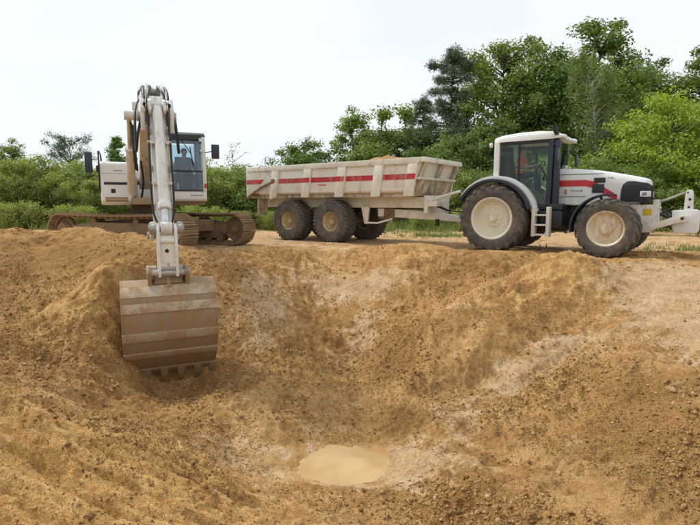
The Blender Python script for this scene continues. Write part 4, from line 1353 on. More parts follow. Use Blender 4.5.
    MB().box(1.415, 1.438, -1.10, -0.99, 1.54, 1.65).build('latch', 'black', bo, 0.006)
    MB().prism([(1.36, 1.27), (1.452, 1.34), (1.448, 1.44), (1.40, 1.44)], -1.24, -0.70).build('lower_vent', 'deck', bo, 0.004)
    MB().box(1.385, 1.408, -1.02, -0.80, 2.12, 2.14).build('print', 'grey_print', bo, smooth=0)
    MB().box(1.404, 1.412, -1.30, -0.64, 2.045, 2.055).build('seam', 'grey_print', bo, smooth=0)
    hr = MB().path([(1.25, -1.30, 1.40), (1.40, -1.36, 1.60), (1.36, -1.36, 2.62), (0.9, -1.36, 2.66), (-0.2, -1.36, 2.66), (-0.25, -1.34, 2.3)], 0.022, 8)
    hr.build('handrail', 'black', X)
    m = MB().path([(1.37, -1.36, 1.98), (1.50, -1.55, 1.98), (1.50, -1.58, 2.08)], 0.014, 6)
    mo = m.build('mirror_arm', 'black', X)
    MB().box(1.46, 1.52, -1.68, -1.50, 2.05, 2.58).build('mirror', 'mirror', mo, 0.03)
    MB().box(1.20, 1.34, -1.43, -1.355, 2.08, 2.26).build('side_lamp', 'black', X, 0.015)
    # cab (machine's left, picture right)
    y0, y1 = 0.40, 1.36
    cl_ = MB().prism([(-0.30, 1.38), (1.40, 1.32), (1.47, 1.38), (1.47, 1.62), (-0.30, 1.62)], y0, y1)
    cab = cl_.build('cab', 'white', X, 0.03)
    rf = MB().prism([(-0.32, 3.10), (1.20, 3.13), (1.36, 3.10), (1.36, 3.17), (1.18, 3.25), (-0.25, 3.25)], y0 - 0.01, y1 + 0.01)
    rf.build('cab_roof', 'black', cab, 0.03, 3)
    for yy0, yy1, mt in ((y0, y0 + 0.07, 'black'), (y1 - 0.10, y1, 'white')):
        p = MB().prism([(1.40, 1.60), (1.48, 1.60), (1.485, 2.3), (1.36, 3.14), (1.27, 3.14), (1.40, 2.3)], yy0, yy1)
        p.build('front_post', mt, cab, 0.012)
        p = MB().prism([(-0.30, 1.60), (-0.16, 1.60), (-0.16, 3.12), (-0.30, 3.12)], yy0, yy1)
        p.build('rear_post', 'white', cab, 0.012)
        p = MB().prism([(0.42, 1.60), (0.52, 1.60), (0.52, 3.12), (0.42, 3.12)], yy0, yy1)
        p.build('middle_post', 'white', cab, 0.012)
        g = MB().prism([(-0.17, 1.62), (1.41, 1.62), (1.41, 2.3), (1.29, 3.12), (-0.17, 3.12)], (yy0 + yy1) / 2 - 0.003, (yy0 + yy1) / 2 + 0.003)
        g.build('side_window', 'glass_cab', cab, smooth=0)
    g = MB().prism([(1.447, 2.18), (1.455, 2.18), (1.455, 2.3), (1.325, 3.09), (1.317, 3.09), (1.447, 2.3)], y0 + 0.072, y1 - 0.102)
    g.build('windscreen', 'glass_cab', cab, smooth=0)
    g = MB().box(1.443, 1.451, y0 + 0.072, y1 - 0.102, 1.63, 2.14)
    g.build('lower_window', 'glass_cab', cab, smooth=0)
    MB().box(1.42, 1.475, y0 + 0.071, y1 - 0.101, 2.135, 2.185).build('window_bar', 'black', cab, 0.006)
    MB().box(1.42, 1.478, y0 + 0.071, y1 - 0.101, 1.60, 1.65).build('window_bar', 'black', cab, 0.006)
    p = MB().prism([(1.318, 3.03), (1.40, 3.03), (1.385, 3.12), (1.30, 3.12)], y0 + 0.05, y1 - 0.104)
    p.build('sun_visor', 'black', cab, 0.01)
    g = MB().box(-0.25, -0.242, y0 + 0.06, y1 - 0.09, 1.9, 3.05)
    g.build('rear_window', 'glass_cab', cab, smooth=0)
    wp = MB().tube((1.40, 0.72, 3.02), (1.425, 0.98, 2.62), 0.012, n=6).tube((1.425, 0.94, 2.82), (1.47, 1.02, 2.30), 0.014, n=6)
    wp.build('wiper', 'black', cab)
    MB().box(1.45, 1.50, y1 - 0.16, y1 - 0.05, 2.70, 2.76).build('grab_handle', 'white', cab, 0.008)
    MB().box(1.462, 1.49, y1 - 0.07, y1 - 0.005, 1.70, 1.82).build('marker_lamp', 'red_lamp', cab, 0.006)
    MB().box(1.37, 1.43, y1 - 0.17, y1 - 0.10, 2.98, 3.08).build('lamp', 'lamp', cab, 0.01)
    for k in range(6):
        MB().box(1.468, 1.474, 0.92 + k * 0.055, 0.955 + k * 0.055, 1.47, 1.515).build('print', 'grey_print', cab, smooth=0)
    m = MB().path([(1.42, y1 - 0.02, 2.68), (1.50, y1 + 0.14, 2.72), (1.50, y1 + 0.20, 2.72)], 0.014, 6)
    mo = m.build('mirror_arm', 'black', cab)
    MB().box(1.47, 1.52, y1 + 0.15, y1 + 0.37, 2.52, 2.92).build('mirror', 'mirror', mo, 0.03)
    seat(cab, 0.42, 0.88, 2.0)
    MB().box(0.2, 0.62, 0.68, 1.08, 1.40, 1.60).build('seat_base', 'black', cab, 0.02)
    MB().box(0.45, 0.95, 0.48, 0.62, 1.64, 2.12).build('console', 'interior', cab, 0.03)
    MB().box(0.45, 0.95, 1.14, 1.24, 1.64, 2.12).build('console', 'interior', cab, 0.03)
    for yy in (0.60, 1.16):
        MB().path([(0.85, yy, 2.11), (0.88, yy, 2.34)], [0.012, 0.02], 8).build('lever', 'black', cab)
    # boom
    yc = -0.2
    bm_ = MB().prism([(0.30, 1.78), (0.62, 1.66), (1.5, 2.08), (2.6, 2.84), (3.3, 3.06), (4.3, 3.10), (6.45, 2.62), (6.56, 2.78), (6.42, 2.98), (5.2, 3.36), (3.9, 3.68), (3.1, 3.74), (2.5, 3.58), (1.3, 2.70), (0.36, 2.05)], yc - 0.18, yc + 0.18)
    boom = bm_.build('boom', 'arm_tan', X, 0.03)
    MB().tube((0.48, yc - 0.30, 1.90), (0.48, yc + 0.30, 1.90), 0.11, n=16).build('pin', 'steel', boom)
    MB().box(0.15, 0.8, yc - 0.36, yc - 0.24, 1.36, 2.05).box(0.15, 0.8, yc + 0.24, yc + 0.36, 1.36, 2.05).build('boom_mount', 'white_dirty', X, 0.03)
    for s in (-1, 1):
        yb = yc + s * 0.40
        b0, b1 = Vector((1.30, yb, 1.50)), Vector((3.20, yb, 3.30))
        d = (b1 - b0)
        c = MB().tube(b0, b0 + d * 0.62, 0.105, n=18)
        c.tube(b0 + d * 0.59, b0 + d * 0.63, 0.125, n=18)
        co = c.build('boom_cylinder', 'arm_tan', X, 0.006)
        MB().tube(b0 + d * 0.60, b1, 0.06, n=14).build('rod', 'chrome', co)
        MB().tube((3.20, yb - s * 0.20, 3.30), (3.20, yb + s * 0.11, 3.30), 0.11, n=16).build('rod_eye', 'arm_white', co)
        MB().tube((1.30, yb - 0.10, 1.50), (1.30, yb + 0.10, 1.50), 0.09, n=14).build('pin', 'steel', co)
    # arm cylinder lying on the boom
    a0, a1 = Vector((2.75, yc, 3.94)), Vector((5.74, yc, 3.35))
    d = a1 - a0
    c = MB().tube(a0, a0 + d * 0.60, 0.10, n=18).tube(a0 + d * 0.57, a0 + d * 0.61, 0.12, n=18)
    aco = c.build('arm_cylinder', 'arm_white', X, 0.006)
    MB().tube(a0 + d * 0.6, a1, 0.055, n=14).build('rod', 'chrome', aco)
    for s in (-1, 1):
        MB().prism([(2.5, 3.58), (3.1, 3.72), (2.86, 4.02), (2.66, 4.02)], yc + s * 0.15 - 0.025, yc + s * 0.15 + 0.025).build('lug', 'arm_white', boom, 0.008)
    # arm
    am = MB().prism([(5.98, 3.06), (6.10, 3.22), (6.30, 3.16), (6.46, 2.98), (6.66, 2.66), (7.36, 0.34), (7.36, 0.10), (7.24, -0.02), (7.08, 0.04), (6.92, 0.55), (6.30, 2.30), (6.10, 2.66)], yc - 0.128, yc + 0.128)
    arm = am.build('arm', 'arm_white', X, 0.02)
    for s in (-1, 1):
        MB().prism([(6.10, 2.62), (6.62, 2.52), (6.66, 2.90), (6.50, 3.10), (6.24, 3.06)], yc + s * 0.24 - 0.035, yc + s * 0.24 + 0.035).build('boom_fork', 'arm_white', boom, 0.02)
    MB().tube((6.38, yc - 0.33, 2.80), (6.38, yc + 0.33, 2.80), 0.095, n=16).build('pin', 'steel', arm)
    MB().tube((5.74, yc - 0.21, 3.35), (5.74, yc + 0.21, 3.35), 0.07, n=16).build('pin', 'steel', arm)
    for s in (-1, 1):
        MB().prism([(6.30, 2.98), (6.56, 2.76), (6.74, 2.86), (6.72, 3.02), (6.46, 3.10)], yc + s * 0.12 - 0.025, yc + s * 0.12 + 0.025).build('lug', 'arm_white', arm, 0.01)
        MB().prism([(5.60, 3.28), (5.66, 3.47), (5.86, 3.49), (6.18, 3.26), (6.46, 3.00), (6.40, 2.72), (6.12, 2.64), (5.86, 2.92)], yc + s * 0.135 - 0.03, yc + s * 0.135 + 0.03).build('tail_plate', 'arm_white', arm, 0.012)
        MB().tube((5.77, yc + s * 0.05, 3.34), (5.77, yc + s * 0.10, 3.34), 0.10, n=14).build('spacer', 'steel', arm)
        for q_, (xa, za) in enumerate(((6.78, 2.5), (6.96, 1.85), (7.12, 1.2))):
            MB().box(xa - 0.14, xa - 0.02, yc + s * 0.15 - 0.02, yc + s * 0.15 + 0.02, za - 0.05, za + 0.05).build('pipe_clamp', 'steel', arm, 0.006)
        MB().path([(6.50, yc + s * 0.155, 2.72), (6.70, yc + s * 0.155, 2.5), (6.88, yc + s * 0.155, 1.85), (7.04, yc + s * 0.155, 1.2), (7.10, yc + s * 0.15, 0.9)], 0.017, 6).build('steel_pipe', 'arm_tan', arm)
    MB().tube((6.64, yc - 0.16, 2.92), (6.64, yc + 0.16, 2.92), 0.065, n=14).build('pin', 'steel', arm)
    # bucket cylinder on the front of the arm
    k0, k1 = Vector((6.64, yc, 2.92)), Vector((7.56, yc, 0.86))
    d = k1 - k0
    c = MB().tube(k0, k0 + d * 0.84, 0.082, n=20).tube(k0 + d * 0.80, k0 + d * 0.85, 0.105, n=20)
    bc = c.build('bucket_cylinder', 'arm_white', X, 0.008)
    MB().tube(k0 + d * 0.84, k1, 0.058, n=14).build('rod', 'chrome', bc)
    MB().tube((7.56, yc - 0.085, 0.86), (7.56, yc + 0.085, 0.86), 0.105, n=18).build('rod_eye', 'arm_white', bc)
    # linkage
    MB().tube((7.56, yc - 0.27, 0.86), (7.56, yc + 0.27, 0.86), 0.06, n=14).build('pin', 'steel', bc)
    MB().tube((6.98, yc - 0.27, 0.72), (6.98, yc + 0.27, 0.72), 0.06, n=14).build('pin', 'steel', arm)
    for s in (-1, 1):
        yy = yc + s * 0.205
        lk = MB().prism([(6.90, 0.66), (6.94, 0.80), (7.54, 0.97), (7.65, 0.92), (7.64, 0.80), (7.04, 0.62)], yy - 0.028, yy + 0.028)
        lk.build('guide_link', 'arm_white', X, 0.015)
        MB().tube((7.56, yc + s * 0.16, 0.86), (7.56, yc + s * 0.255, 0.86), 0.10, n=18).build('boss', 'steel', bc)
        MB().tube((7.22, yc + s * 0.165, 0.12), (7.22, yc + s * 0.29, 0.12), 0.10, n=18).build('boss', 'steel', arm)
    hl = MB().prism([(yc - 0.115, 0.74), (yc + 0.115, 0.74), (yc + 0.12, 0.30), (yc - 0.12, 0.30)], 7.605, 7.655, 'x')
    ho = hl.build('bucket_link', 'cream', X, 0.012)
    for s in (-1, 1):
        bar = MB().prism([(7.50, 0.92), (7.62, 0.94), (7.69, 0.84), (7.72, 0.22), (7.70, 0.08), (7.58, 0.07), (7.56, 0.24), (7.54, 0.74)], yc + s * 0.135 - 0.024, yc + s * 0.135 + 0.024)
        bar.build('link_bar', 'arm_white', ho, 0.012)
        MB().prism([(7.56, 0.30), (7.70, 0.30), (7.70, 0.24), (7.56, 0.22)], min(yc + s * 0.02, yc + s * 0.112), max(yc + s * 0.02, yc + s * 0.112)).build('gusset', 'arm_tan', ho, 0.008)
    MB().tube((7.64, yc - 0.11, 0.66), (7.64, yc + 0.11, 0.66), 0.05, n=12).build('cross_tube', 'arm_tan', ho)
    MB().tube((7.65, yc - 0.01, 0.50), (7.661, yc - 0.01, 0.50), 0.032, n=12).build('grease_hole', 'black', ho)
    MB().tube((7.64, yc - 0.33, 0.14), (7.64, yc + 0.33, 0.14), 0.055, n=14).build('pin', 'steel', ho)
    for s in (-1, 1):
        MB().tube((7.64, yc + s * 0.26, 0.14), (7.64, yc + s * 0.33, 0.14), 0.085, n=16).build('boss', 'steel', ho)
    # hoses
    def hose(pts, r_=0.022, par=arm):
        q = [Vector(p) for p in pts]
        out = []
        for i in range(len(q) - 1):
            p0, p1, p2, p3 = q[max(i - 1, 0)], q[i], q[i + 1], q[min(i + 2, len(q) - 1)]
            for k in range(6):
                t_ = k / 6
                out.append(0.5 * ((2 * p1) + (p2 - p0) * t_ + (2 * p0 - 5 * p1 + 4 * p2 - p3) * t_ ** 2 + (3 * p1 - p0 - 3 * p2 + p3) * t_ ** 3))
        out.append(q[-1])
        MB().path(out, r_, 6).build('hose', 'rubber_hose', par, smooth=60)
    for s in (-1, 1):
        hose([(5.0, yc + s * 0.10, 3.50), (5.35, yc + s * 0.12, 3.46), (5.75, yc + s * 0.07, 3.46), (6.15, yc + s * 0.08, 3.34), (6.4, yc + s * 0.14, 3.15), (6.75, yc + s * 0.16, 2.6)])
        hose([(4.9, yc + s * 0.16, 3.52), (5.3, yc + s * 0.19, 3.48), (5.8, yc + s * 0.19, 3.44), (6.25, yc + s * 0.2, 3.28), (6.45, yc + s * 0.2, 3.1)])
        hose([(6.75, yc + s * 0.165, 2.7), (6.98, yc + s * 0.175, 1.9), (7.14, yc + s * 0.17, 1.2), (7.28, yc + s * 0.12, 0.95)], 0.018)
        hose([(5.2, yc + s * 0.24, 3.30), (5.9, yc + s * 0.34, 2.95), (6.3, yc + s * 0.36, 2.2), (6.5, yc + s * 0.32, 2.5), (6.62, yc + s * 0.2, 3.0)], 0.024)
        hose([(1.5, yc + s * 0.24, 2.3), (2.3, yc + s * 0.26, 2.1), (2.9, yc + s * 0.30, 2.45), (3.1, yc + s * 0.3, 3.1)], 0.03, boom)
        hose([(1.0, yc + s * 0.15, 1.42), (1.5, yc + s * 0.1, 1.85), (2.0, yc + s * 0.16, 2.36)], 0.026, boom)
        hose([(2.0, yc + s * 0.13, 3.42), (2.6, yc + s * 0.16, 3.74), (3.2, yc + s * 0.17, 3.84), (4.2, yc + s * 0.16, 3.68), (5.0, yc + s * 0.12, 3.5)], 0.024, boom)
    hose([(2.6, yc - 0.30, 2.9), (2.9, yc - 0.36, 3.15), (3.2, yc - 0.36, 3.0), (3.2, yc - 0.32, 2.3), (2.8, yc - 0.3, 2.1), (2.3, yc - 0.27, 2.4)], 0.032, boom)
    for zz, dx in ((2.3, 0), (1.6, 0)):
        xx = 6.72 + (2.86 - zz) / 2.52 * 0.64
        MB().box(xx - 0.08, xx + 0.02, yc - 0.19, yc + 0.19, zz - 0.025, zz + 0.025).build('hose_clamp', 'arm_tan', arm, 0.006)
    MB().box(6.0, 6.14, yc - 0.24, yc - 0.16, 3.05, 3.2).build('work_light', 'lamp', arm, 0.015)
    MB().box(3.6, 3.72, yc - 0.34, yc - 0.215, 3.35, 3.52).build('work_light', 'lamp', boom, 0.015)
    # bucket: a curved shell open towards the machine
    W2 = 0.70
    out = [(7.02, -0.08), (7.42, 0.02), (7.66, -0.05), (7.82, -0.22), (7.89, -0.46), (7.88, -0.75), (7.79, -1.03), (7.63, -1.28), (7.44, -1.48), (7.32, -1.58)]
    th = 0.035
    inn = []
    for i, p in enumerate(out):
        a = Vector(out[max(i - 1, 0)])
        b = Vector(out[min(i + 1, len(out) - 1)])
        tdir = (b - a).normalized()
        nrm = Vector((tdir.y, -tdir.x))
        inn.append((p[0] + nrm.x * th, p[1] + nrm.y * th))
    sh = MB()
    n_ = len(out)
    vs = [(p[0], yy + yc, p[1]) for yy in (-W2, W2) for p in out + inn[::-1]]
    m_ = 2 * n_
    fs = [(i, i + 1, m_ + i + 1, m_ + i) for i in range(n_ - 1)]
    fs += [(n_ + i, n_ + i + 1, m_ + n_ + i + 1, m_ + n_ + i) for i in range(n_ - 1)]
    fs += [(n_ - 1, n_, m_ + n_, m_ + n_ - 1), (m_ - 1, 0, m_, 2 * m_ - 1)]
    for b0_ in (0, m_):
        fs += [(b0_ + i, b0_ + i + 1, b0_ + m_ - 2 - i, b0_ + m_ - 1 - i) for i in range(n_ - 1)]
    sh.add(vs, fs)
    bk = sh.build('bucket', 'bucket', X, smooth=25)
    for s in (-1, 1):
        sp = MB().prism(out + [(7.20, -1.42), (6.98, -0.75)], yc + s * (W2 + 0.002) if s > 0 else yc - W2 - 0.032, yc + s * (W2 + 0.032) if s > 0 else yc - W2 - 0.002)
        sp.build('side_plate', 'bucket', bk, 0.006)
        MB().prism([(7.27, -1.52), (7.18, -1.36), (7.02, -0.90), (7.12, -0.88), (7.32, -1.34)], yc + s * (W2 + 0.05) - 0.016, yc + s * (W2 + 0.05) + 0.016).build('side_cutter', 'wear', bk, 0.005)
        MB().prism([(7.10, -0.10), (7.10, 0.14), (7.20, 0.23), (7.32, 0.20), (7.54, 0.22), (7.66, 0.25), (7.74, 0.16), (7.68, -0.06)], yc + s * 0.29 - 0.03, yc + s * 0.29 + 0.03).build('ear', 'bucket', bk, 0.015)
    MB().prism([(7.52, -0.02), (7.55, 0.06), (7.62, 0.07), (7.72, -0.08)], yc - 0.03, yc + 0.03).build('lug', 'bucket', bk, 0.008)
    MB().prism([(7.35, 0.0), (7.40, 0.10), (7.55, 0.10), (7.64, -0.03)], yc - 0.22, yc + 0.22).build('ear_plate', 'bucket', bk, 0.01)
    # wear strips across the back, following the shell
    def on_shell(t_):
        i = min(int(t_), n_ - 2)
        k = t_ - i
        p = Vector(out[i]).lerp(Vector(out[i + 1]), k)
        d_ = (Vector(out[i + 1]) - Vector(out[i])).normalized()
        return p, Vector((-d_.y, d_.x))
    for ta, tb, mt, hh in ((2.05, 2.95, 'wear', 0.012), (3.35, 3.95, 'wear', 0.022), (5.05, 5.55, 'wear', 0.03), (6.35, 6.75, 'wear', 0.028), (7.95, 8.98, 'bucket', 0.03)):
        pa, na = on_shell(ta)
        pb, nb = on_shell(tb)
        poly = [tuple(pa - na * 0.01), tuple(pa + na * hh), tuple(pb + nb * hh), tuple(pb - nb * 0.01)]
        MB().prism(poly, yc - W2 - 0.034, yc + W2 + 0.034).build('wear_strip', mt, bk, 0.006)
    for yy in (-0.39, -0.115, 0.155, 0.43, 0.68):
        tt = MB()
        tt.loft([[(x0_, yc + yy + sg * w_, z0_) for x0_, z0_, sg in ((xa_, za_, -1), (xb_, zb_, -1), (xb_, zb_, 1), (xa_, za_, 1))]
                 for xa_, za_, xb_, zb_, w_ in ((7.36, -1.46, 7.47, -1.49, 0.065), (7.26, -1.60, 7.40, -1.64, 0.058), (7.22, -1.77, 7.28, -1.80, 0.045))])
        tt.build('tooth', 'bucket', bk, 0.008)
    return X


excavator = build_excavator()
bpy.context.view_layer.update()
seated_person('person', 'excavator operator in grey blue shirt seated in the excavator cab', excavator.matrix_world @ Matrix.Translation((0.42, 0.88, 2.0)), M['shirt'])


# ------------------------------------------------------------------ vegetation
def unit(v):
    return v / (np.linalg.norm(v, axis=-1, keepdims=True) + 1e-9)


def leaf_quads(pos, nrm, size, aspect, rg, droop=0.0, bend=0.25):
    """one folded, pointed leaf (two triangles as a quad kite) at every position"""
    n = len(pos)
    a = unit(rg.normal(size=(n, 3)) + np.array([0, 0, -droop]))
    a = unit(a - nrm * np.sum(a * nrm, 1, keepdims=True) * 0.8)
    b = unit(np.cross(nrm, a))
    L = size[:, None]
    W = L * aspect
    p0 = pos - a * L * 0.5
    p2 = pos + a * L * 0.5
    lift = unit(nrm) * L * bend * 0.4
    p1 = pos - a * L * 0.08 + b * W * 0.5 + lift
    p3 = pos - a * L * 0.08 - b * W * 0.5 + lift
    return np.stack([p0, p1, p2, p3], 1)


def tree_meshes(name, seed, h, rx, crown_z0, n_clump, per, leaf, mat, bark, style='round', clump_r=(0.45, 0.95), trunk_r=0.16, aspect=0.55, lean=0.0, shape=None, hollow=0.35):
    """trunk with limbs, and a crown of leaves gathered in clumps at the limb ends"""
    rg = np.random.default_rng(seed)
    tk = MB()
    top = h * (0.93 if style in ('pine', 'poplar', 'birch') else 0.80)
    nseg = 7
    tp = []
    ox = oy = 0.0
    for i in range(nseg + 1):
        f = i / nseg
        tp.append(Vector((lean * f * f * h + ox, oy, top * f)))
        ox += rg.normal() * 0.02 * h / nseg
        oy += rg.normal() * 0.02 * h / nseg
    tp[0].z = -0.25
    tr = [trunk_r * (1.25 if i == 0 else 1.0) * (1 - 0.9 * (i / nseg)) for i in range(nseg + 1)]
    tk.path(tp, tr, 7)

    def trunk_at(z):
        f = max(0, min(1, z / top)) * nseg
        i = min(int(f), nseg - 1)
        return tp[i].lerp(tp[i + 1], f - i)
    cents, rads, bases = [], [], []
    cz = (h + crown_z0) / 2
    hz = (h - crown_z0) / 2
    ph = rg.uniform(0, 6.28, 4)
    for k in range(n_clump):
        if style == 'pine':
            f = (k + rg.random()) / n_clump
            z = crown_z0 + (h - crown_z0) * f ** 0.9
            rmax = rx * (1 - f ** 1.6) ** 0.9 * (0.78 + 0.34 * math.sin(9.3 * f + ph[0])) + 0.25
            ang = k * 2.4 + rg.normal() * 0.5
            rad = rmax * (0.45 + 0.55 * rg.random())
            c = np.array([rad * math.cos(ang), rad * math.sin(ang), z + rad * 0.30 + rg.normal() * 0.35])
        else:
            d = unit(rg.normal(size=3))
            ang = math.atan2(d[1], d[0])
            rad = (hollow + (1 - hollow) * rg.random()) ** 0.6
            lob = 1 + 0.20 * math.sin(2 * ang + ph[0]) + 0.16 * math.sin(3 * ang + ph[1] + 2 * d[2]) + 0.14 * math.sin(5 * d[2] + ph[2])
            c = np.array([d[0] * rx * rad * lob, d[1] * rx * rad * lob, cz + d[2] * hz * rad * (0.92 + 0.1 * math.sin(2 * ang + ph[3]))])
            f = (c[2] - crown_z0) / (h - crown_z0)
            if shape == 'ovoid':
                wv = 0.45 + 1.0 * math.sin(math.pi * max(0.02, min(0.98, f)) ** 0.75)
                c[0] *= wv * 0.8
                c[1] *= wv * 0.8
            if style == 'bush':
                c[2] = max(c[2], 0.12 + 0.2 * rg.random())
        r = rg.uniform(*clump_r) * (1.15 - 0.35 * max(0, min(1, (c[2] - crown_z0) / (h - crown_z0 + 1e-6))))
        if style == 'pine':
            r *= 0.55 + 0.6 * (1 - f)
        base = trunk_at(max(0.15, c[2] - (0.35 if style == 'pine' else 0.9) * math.hypot(c[0], c[1]) * (0.35 if style == 'pine' else 0.8)))
        off = np.array(trunk_at(c[2])[:])
        c = c + np.array([off[0], off[1], 0]) * 0.9
        cents.append(c)
        rads.append(r)
        bases.append(base[:])
        mid = base.lerp(Vector(c), 0.55) + Vector((0, 0, 0.10 * r))
        tk.path([base, mid, Vector(c)], [trunk_r * 0.30, trunk_r * 0.18, trunk_r * 0.05], 4, False)
    cents = np.array(cents)
    rads = np.array(rads)
    k = np.repeat(np.arange(n_clump), per)
    N = len(k)
    d = unit(rg.normal(size=(N, 3)))
    if style == 'pine':
        sc = np.array([0.9, 0.9, 0.85])
        rr = rg.random(N) ** 0.55
    elif style == 'birch':
        sc = np.array([0.6, 0.6, 1.7])
        rr = rg.random(N) ** 0.6
    else:
        sc = np.array([1.1, 1.1, 0.72])
        rr = rg.random(N) ** 0.42
    pos = cents[k] + d * rr[:, None] * rads[k][:, None] * sc
    pos += rg.normal(size=(N, 3)) * 0.06
    bases = np.array(bases)
    al = rg.random(N) < (0.16 if style in ('pine', 'birch') else 0.30)
    tt = 0.35 + 0.65 * rg.random(N)
    lp = bases[k] + (cents[k] - bases[k]) * tt[:, None] + d * rr[:, None] * rads[k][:, None] * 0.55 * sc
    pos = np.where(al[:, None], lp, pos)
    if style == 'birch':
        pos[:, 2] -= 0.25
    pos[:, 2] = np.maximum(pos[:, 2], 0.03)
    nrm = unit(d * 0.8 + np.array([0, 0, 0.55]) + rg.normal(size=(N, 3)) * 0.55)
    size = leaf * (0.65 + 0.7 * rg.random(N))
    q = leaf_quads(pos, nrm, size, aspect, rg, 0.5 if style == 'birch' else 0.15)
    crown_me = np_mesh(name + '_crown', q.reshape(-1, 3), np.arange(N * 4).reshape(N, 4), M[mat])
    trunk_me = tk.mesh(name + '_trunk', bark, smooth=50)
    return trunk_me, crown_me


PRO = {
    'oak': tree_meshes('oak', 1, 12.0, 3.3, 1.6, 130, 230, 0.185, 'leaf_oak', 'bark', clump_r=(0.5, 1.0), trunk_r=0.22),
    'oak2': tree_meshes('oak2', 2, 12.0, 3.1, 2.0, 110, 220, 0.185, 'leaf_oak', 'bark', clump_r=(0.45, 0.95), trunk_r=0.2, shape='ovoid'),
    'loose': tree_meshes('loose', 3, 12.0, 2.9, 2.0, 115, 200, 0.18, 'leaf_mid', 'bark', clump_r=(0.42, 0.85), trunk_r=0.18, shape='ovoid'),
    'pine': tree_meshes('pine', 4, 11.0, 3.1, 1.2, 170, 190, 0.23, 'leaf_pine', 'bark', 'pine', (0.45, 0.85), 0.16, 0.13),
    'thinpine': tree_meshes('thinpine', 5, 6.0, 1.6, 2.2, 34, 150, 0.15, 'leaf_pine', 'bark', 'round', (0.28, 0.5), 0.09, 0.25),
    'birch': tree_meshes('birch', 6, 10.5, 1.8, 3.2, 60, 120, 0.15, 'leaf_birch', 'bark_birch', 'birch', (0.4, 0.7), 0.10, 0.5, lean=0.12),
    'young': tree_meshes('young', 7, 8.0, 1.45, 1.6, 62, 120, 0.16, 'leaf_mid', 'bark', 'round', (0.3, 0.6), 0.07, 0.55, shape='ovoid'),
    'poplar': tree_meshes('poplar', 8, 6.4, 0.62, 0.6, 60, 110, 0.14, 'leaf_oak', 'bark', 'poplar', (0.25, 0.42), 0.07, 0.6),
    'acacia': tree_meshes('acacia', 9, 6.8, 3.0, 0.8, 110, 220, 0.15, 'leaf_bright', 'bark', clump_r=(0.4, 0.8), trunk_r=0.11, aspect=0.42),
    'medium': tree_meshes('medium', 10, 6.0, 2.1, 0.3, 90, 200, 0.16, 'leaf_mid', 'bark', clump_r=(0.4, 0.75), trunk_r=0.1),
    'meddark': tree_meshes('meddark', 14, 6.0, 2.1, 0.3, 90, 200, 0.165, 'leaf_oak', 'bark', clump_r=(0.4, 0.75), trunk_r=0.1),
    'bush': tree_meshes('bush', 11, 3.6, 2.0, 0.1, 90, 210, 0.135, 'leaf_bush', 'bark', 'bush', (0.3, 0.6), 0.06, 0.36),
    'bush2': tree_meshes('bush2', 12, 3.4, 1.8, 0.1, 80, 200, 0.13, 'leaf_mid', 'bark', 'bush', (0.3, 0.58), 0.05, 0.45),
    'shrub': tree_meshes('shrub', 13, 1.5, 1.1, 0.05, 36, 140, 0.10, 'leaf_bush', 'bark', 'bush', (0.2, 0.38), 0.03, 0.4),
    'bare': tree_meshes('bare', 15, 5.0, 1.0, 1.6, 36, 9, 0.11, 'leaf_birch', 'bark', 'round', (0.3, 0.5), 0.05, 0.5),
}
PH = {'oak': 12, 'oak2': 12, 'loose': 12, 'pine': 11, 'thinpine': 6, 'birch': 10.5, 'young': 8, 'poplar': 6.4, 'acacia': 6.8, 'medium': 6, 'meddark': 6, 'bush': 3.6, 'bush2': 3.4, 'shrub': 1.5, 'bare': 5}
vrg = random.Random(21)


def plant(name, kind, x, y, h, label, cat, group=None, wide=1.0, rz=None):
    o = empty(name, (x, y, gz(x, y)), vrg.uniform(0, 6.28) if rz is None else rz)
    s = h / PH[kind]
    o.scale = (s * wide, s * wide, s)
    tm, cm = PRO[kind]
    link(bpy.data.objects.new('trunk' if cat == 'tree' else 'stem', tm), o)
    link(bpy.data.objects.new('crown' if cat == 'tree' else 'foliage', cm), o)
    return tag(o, label, cat, group)


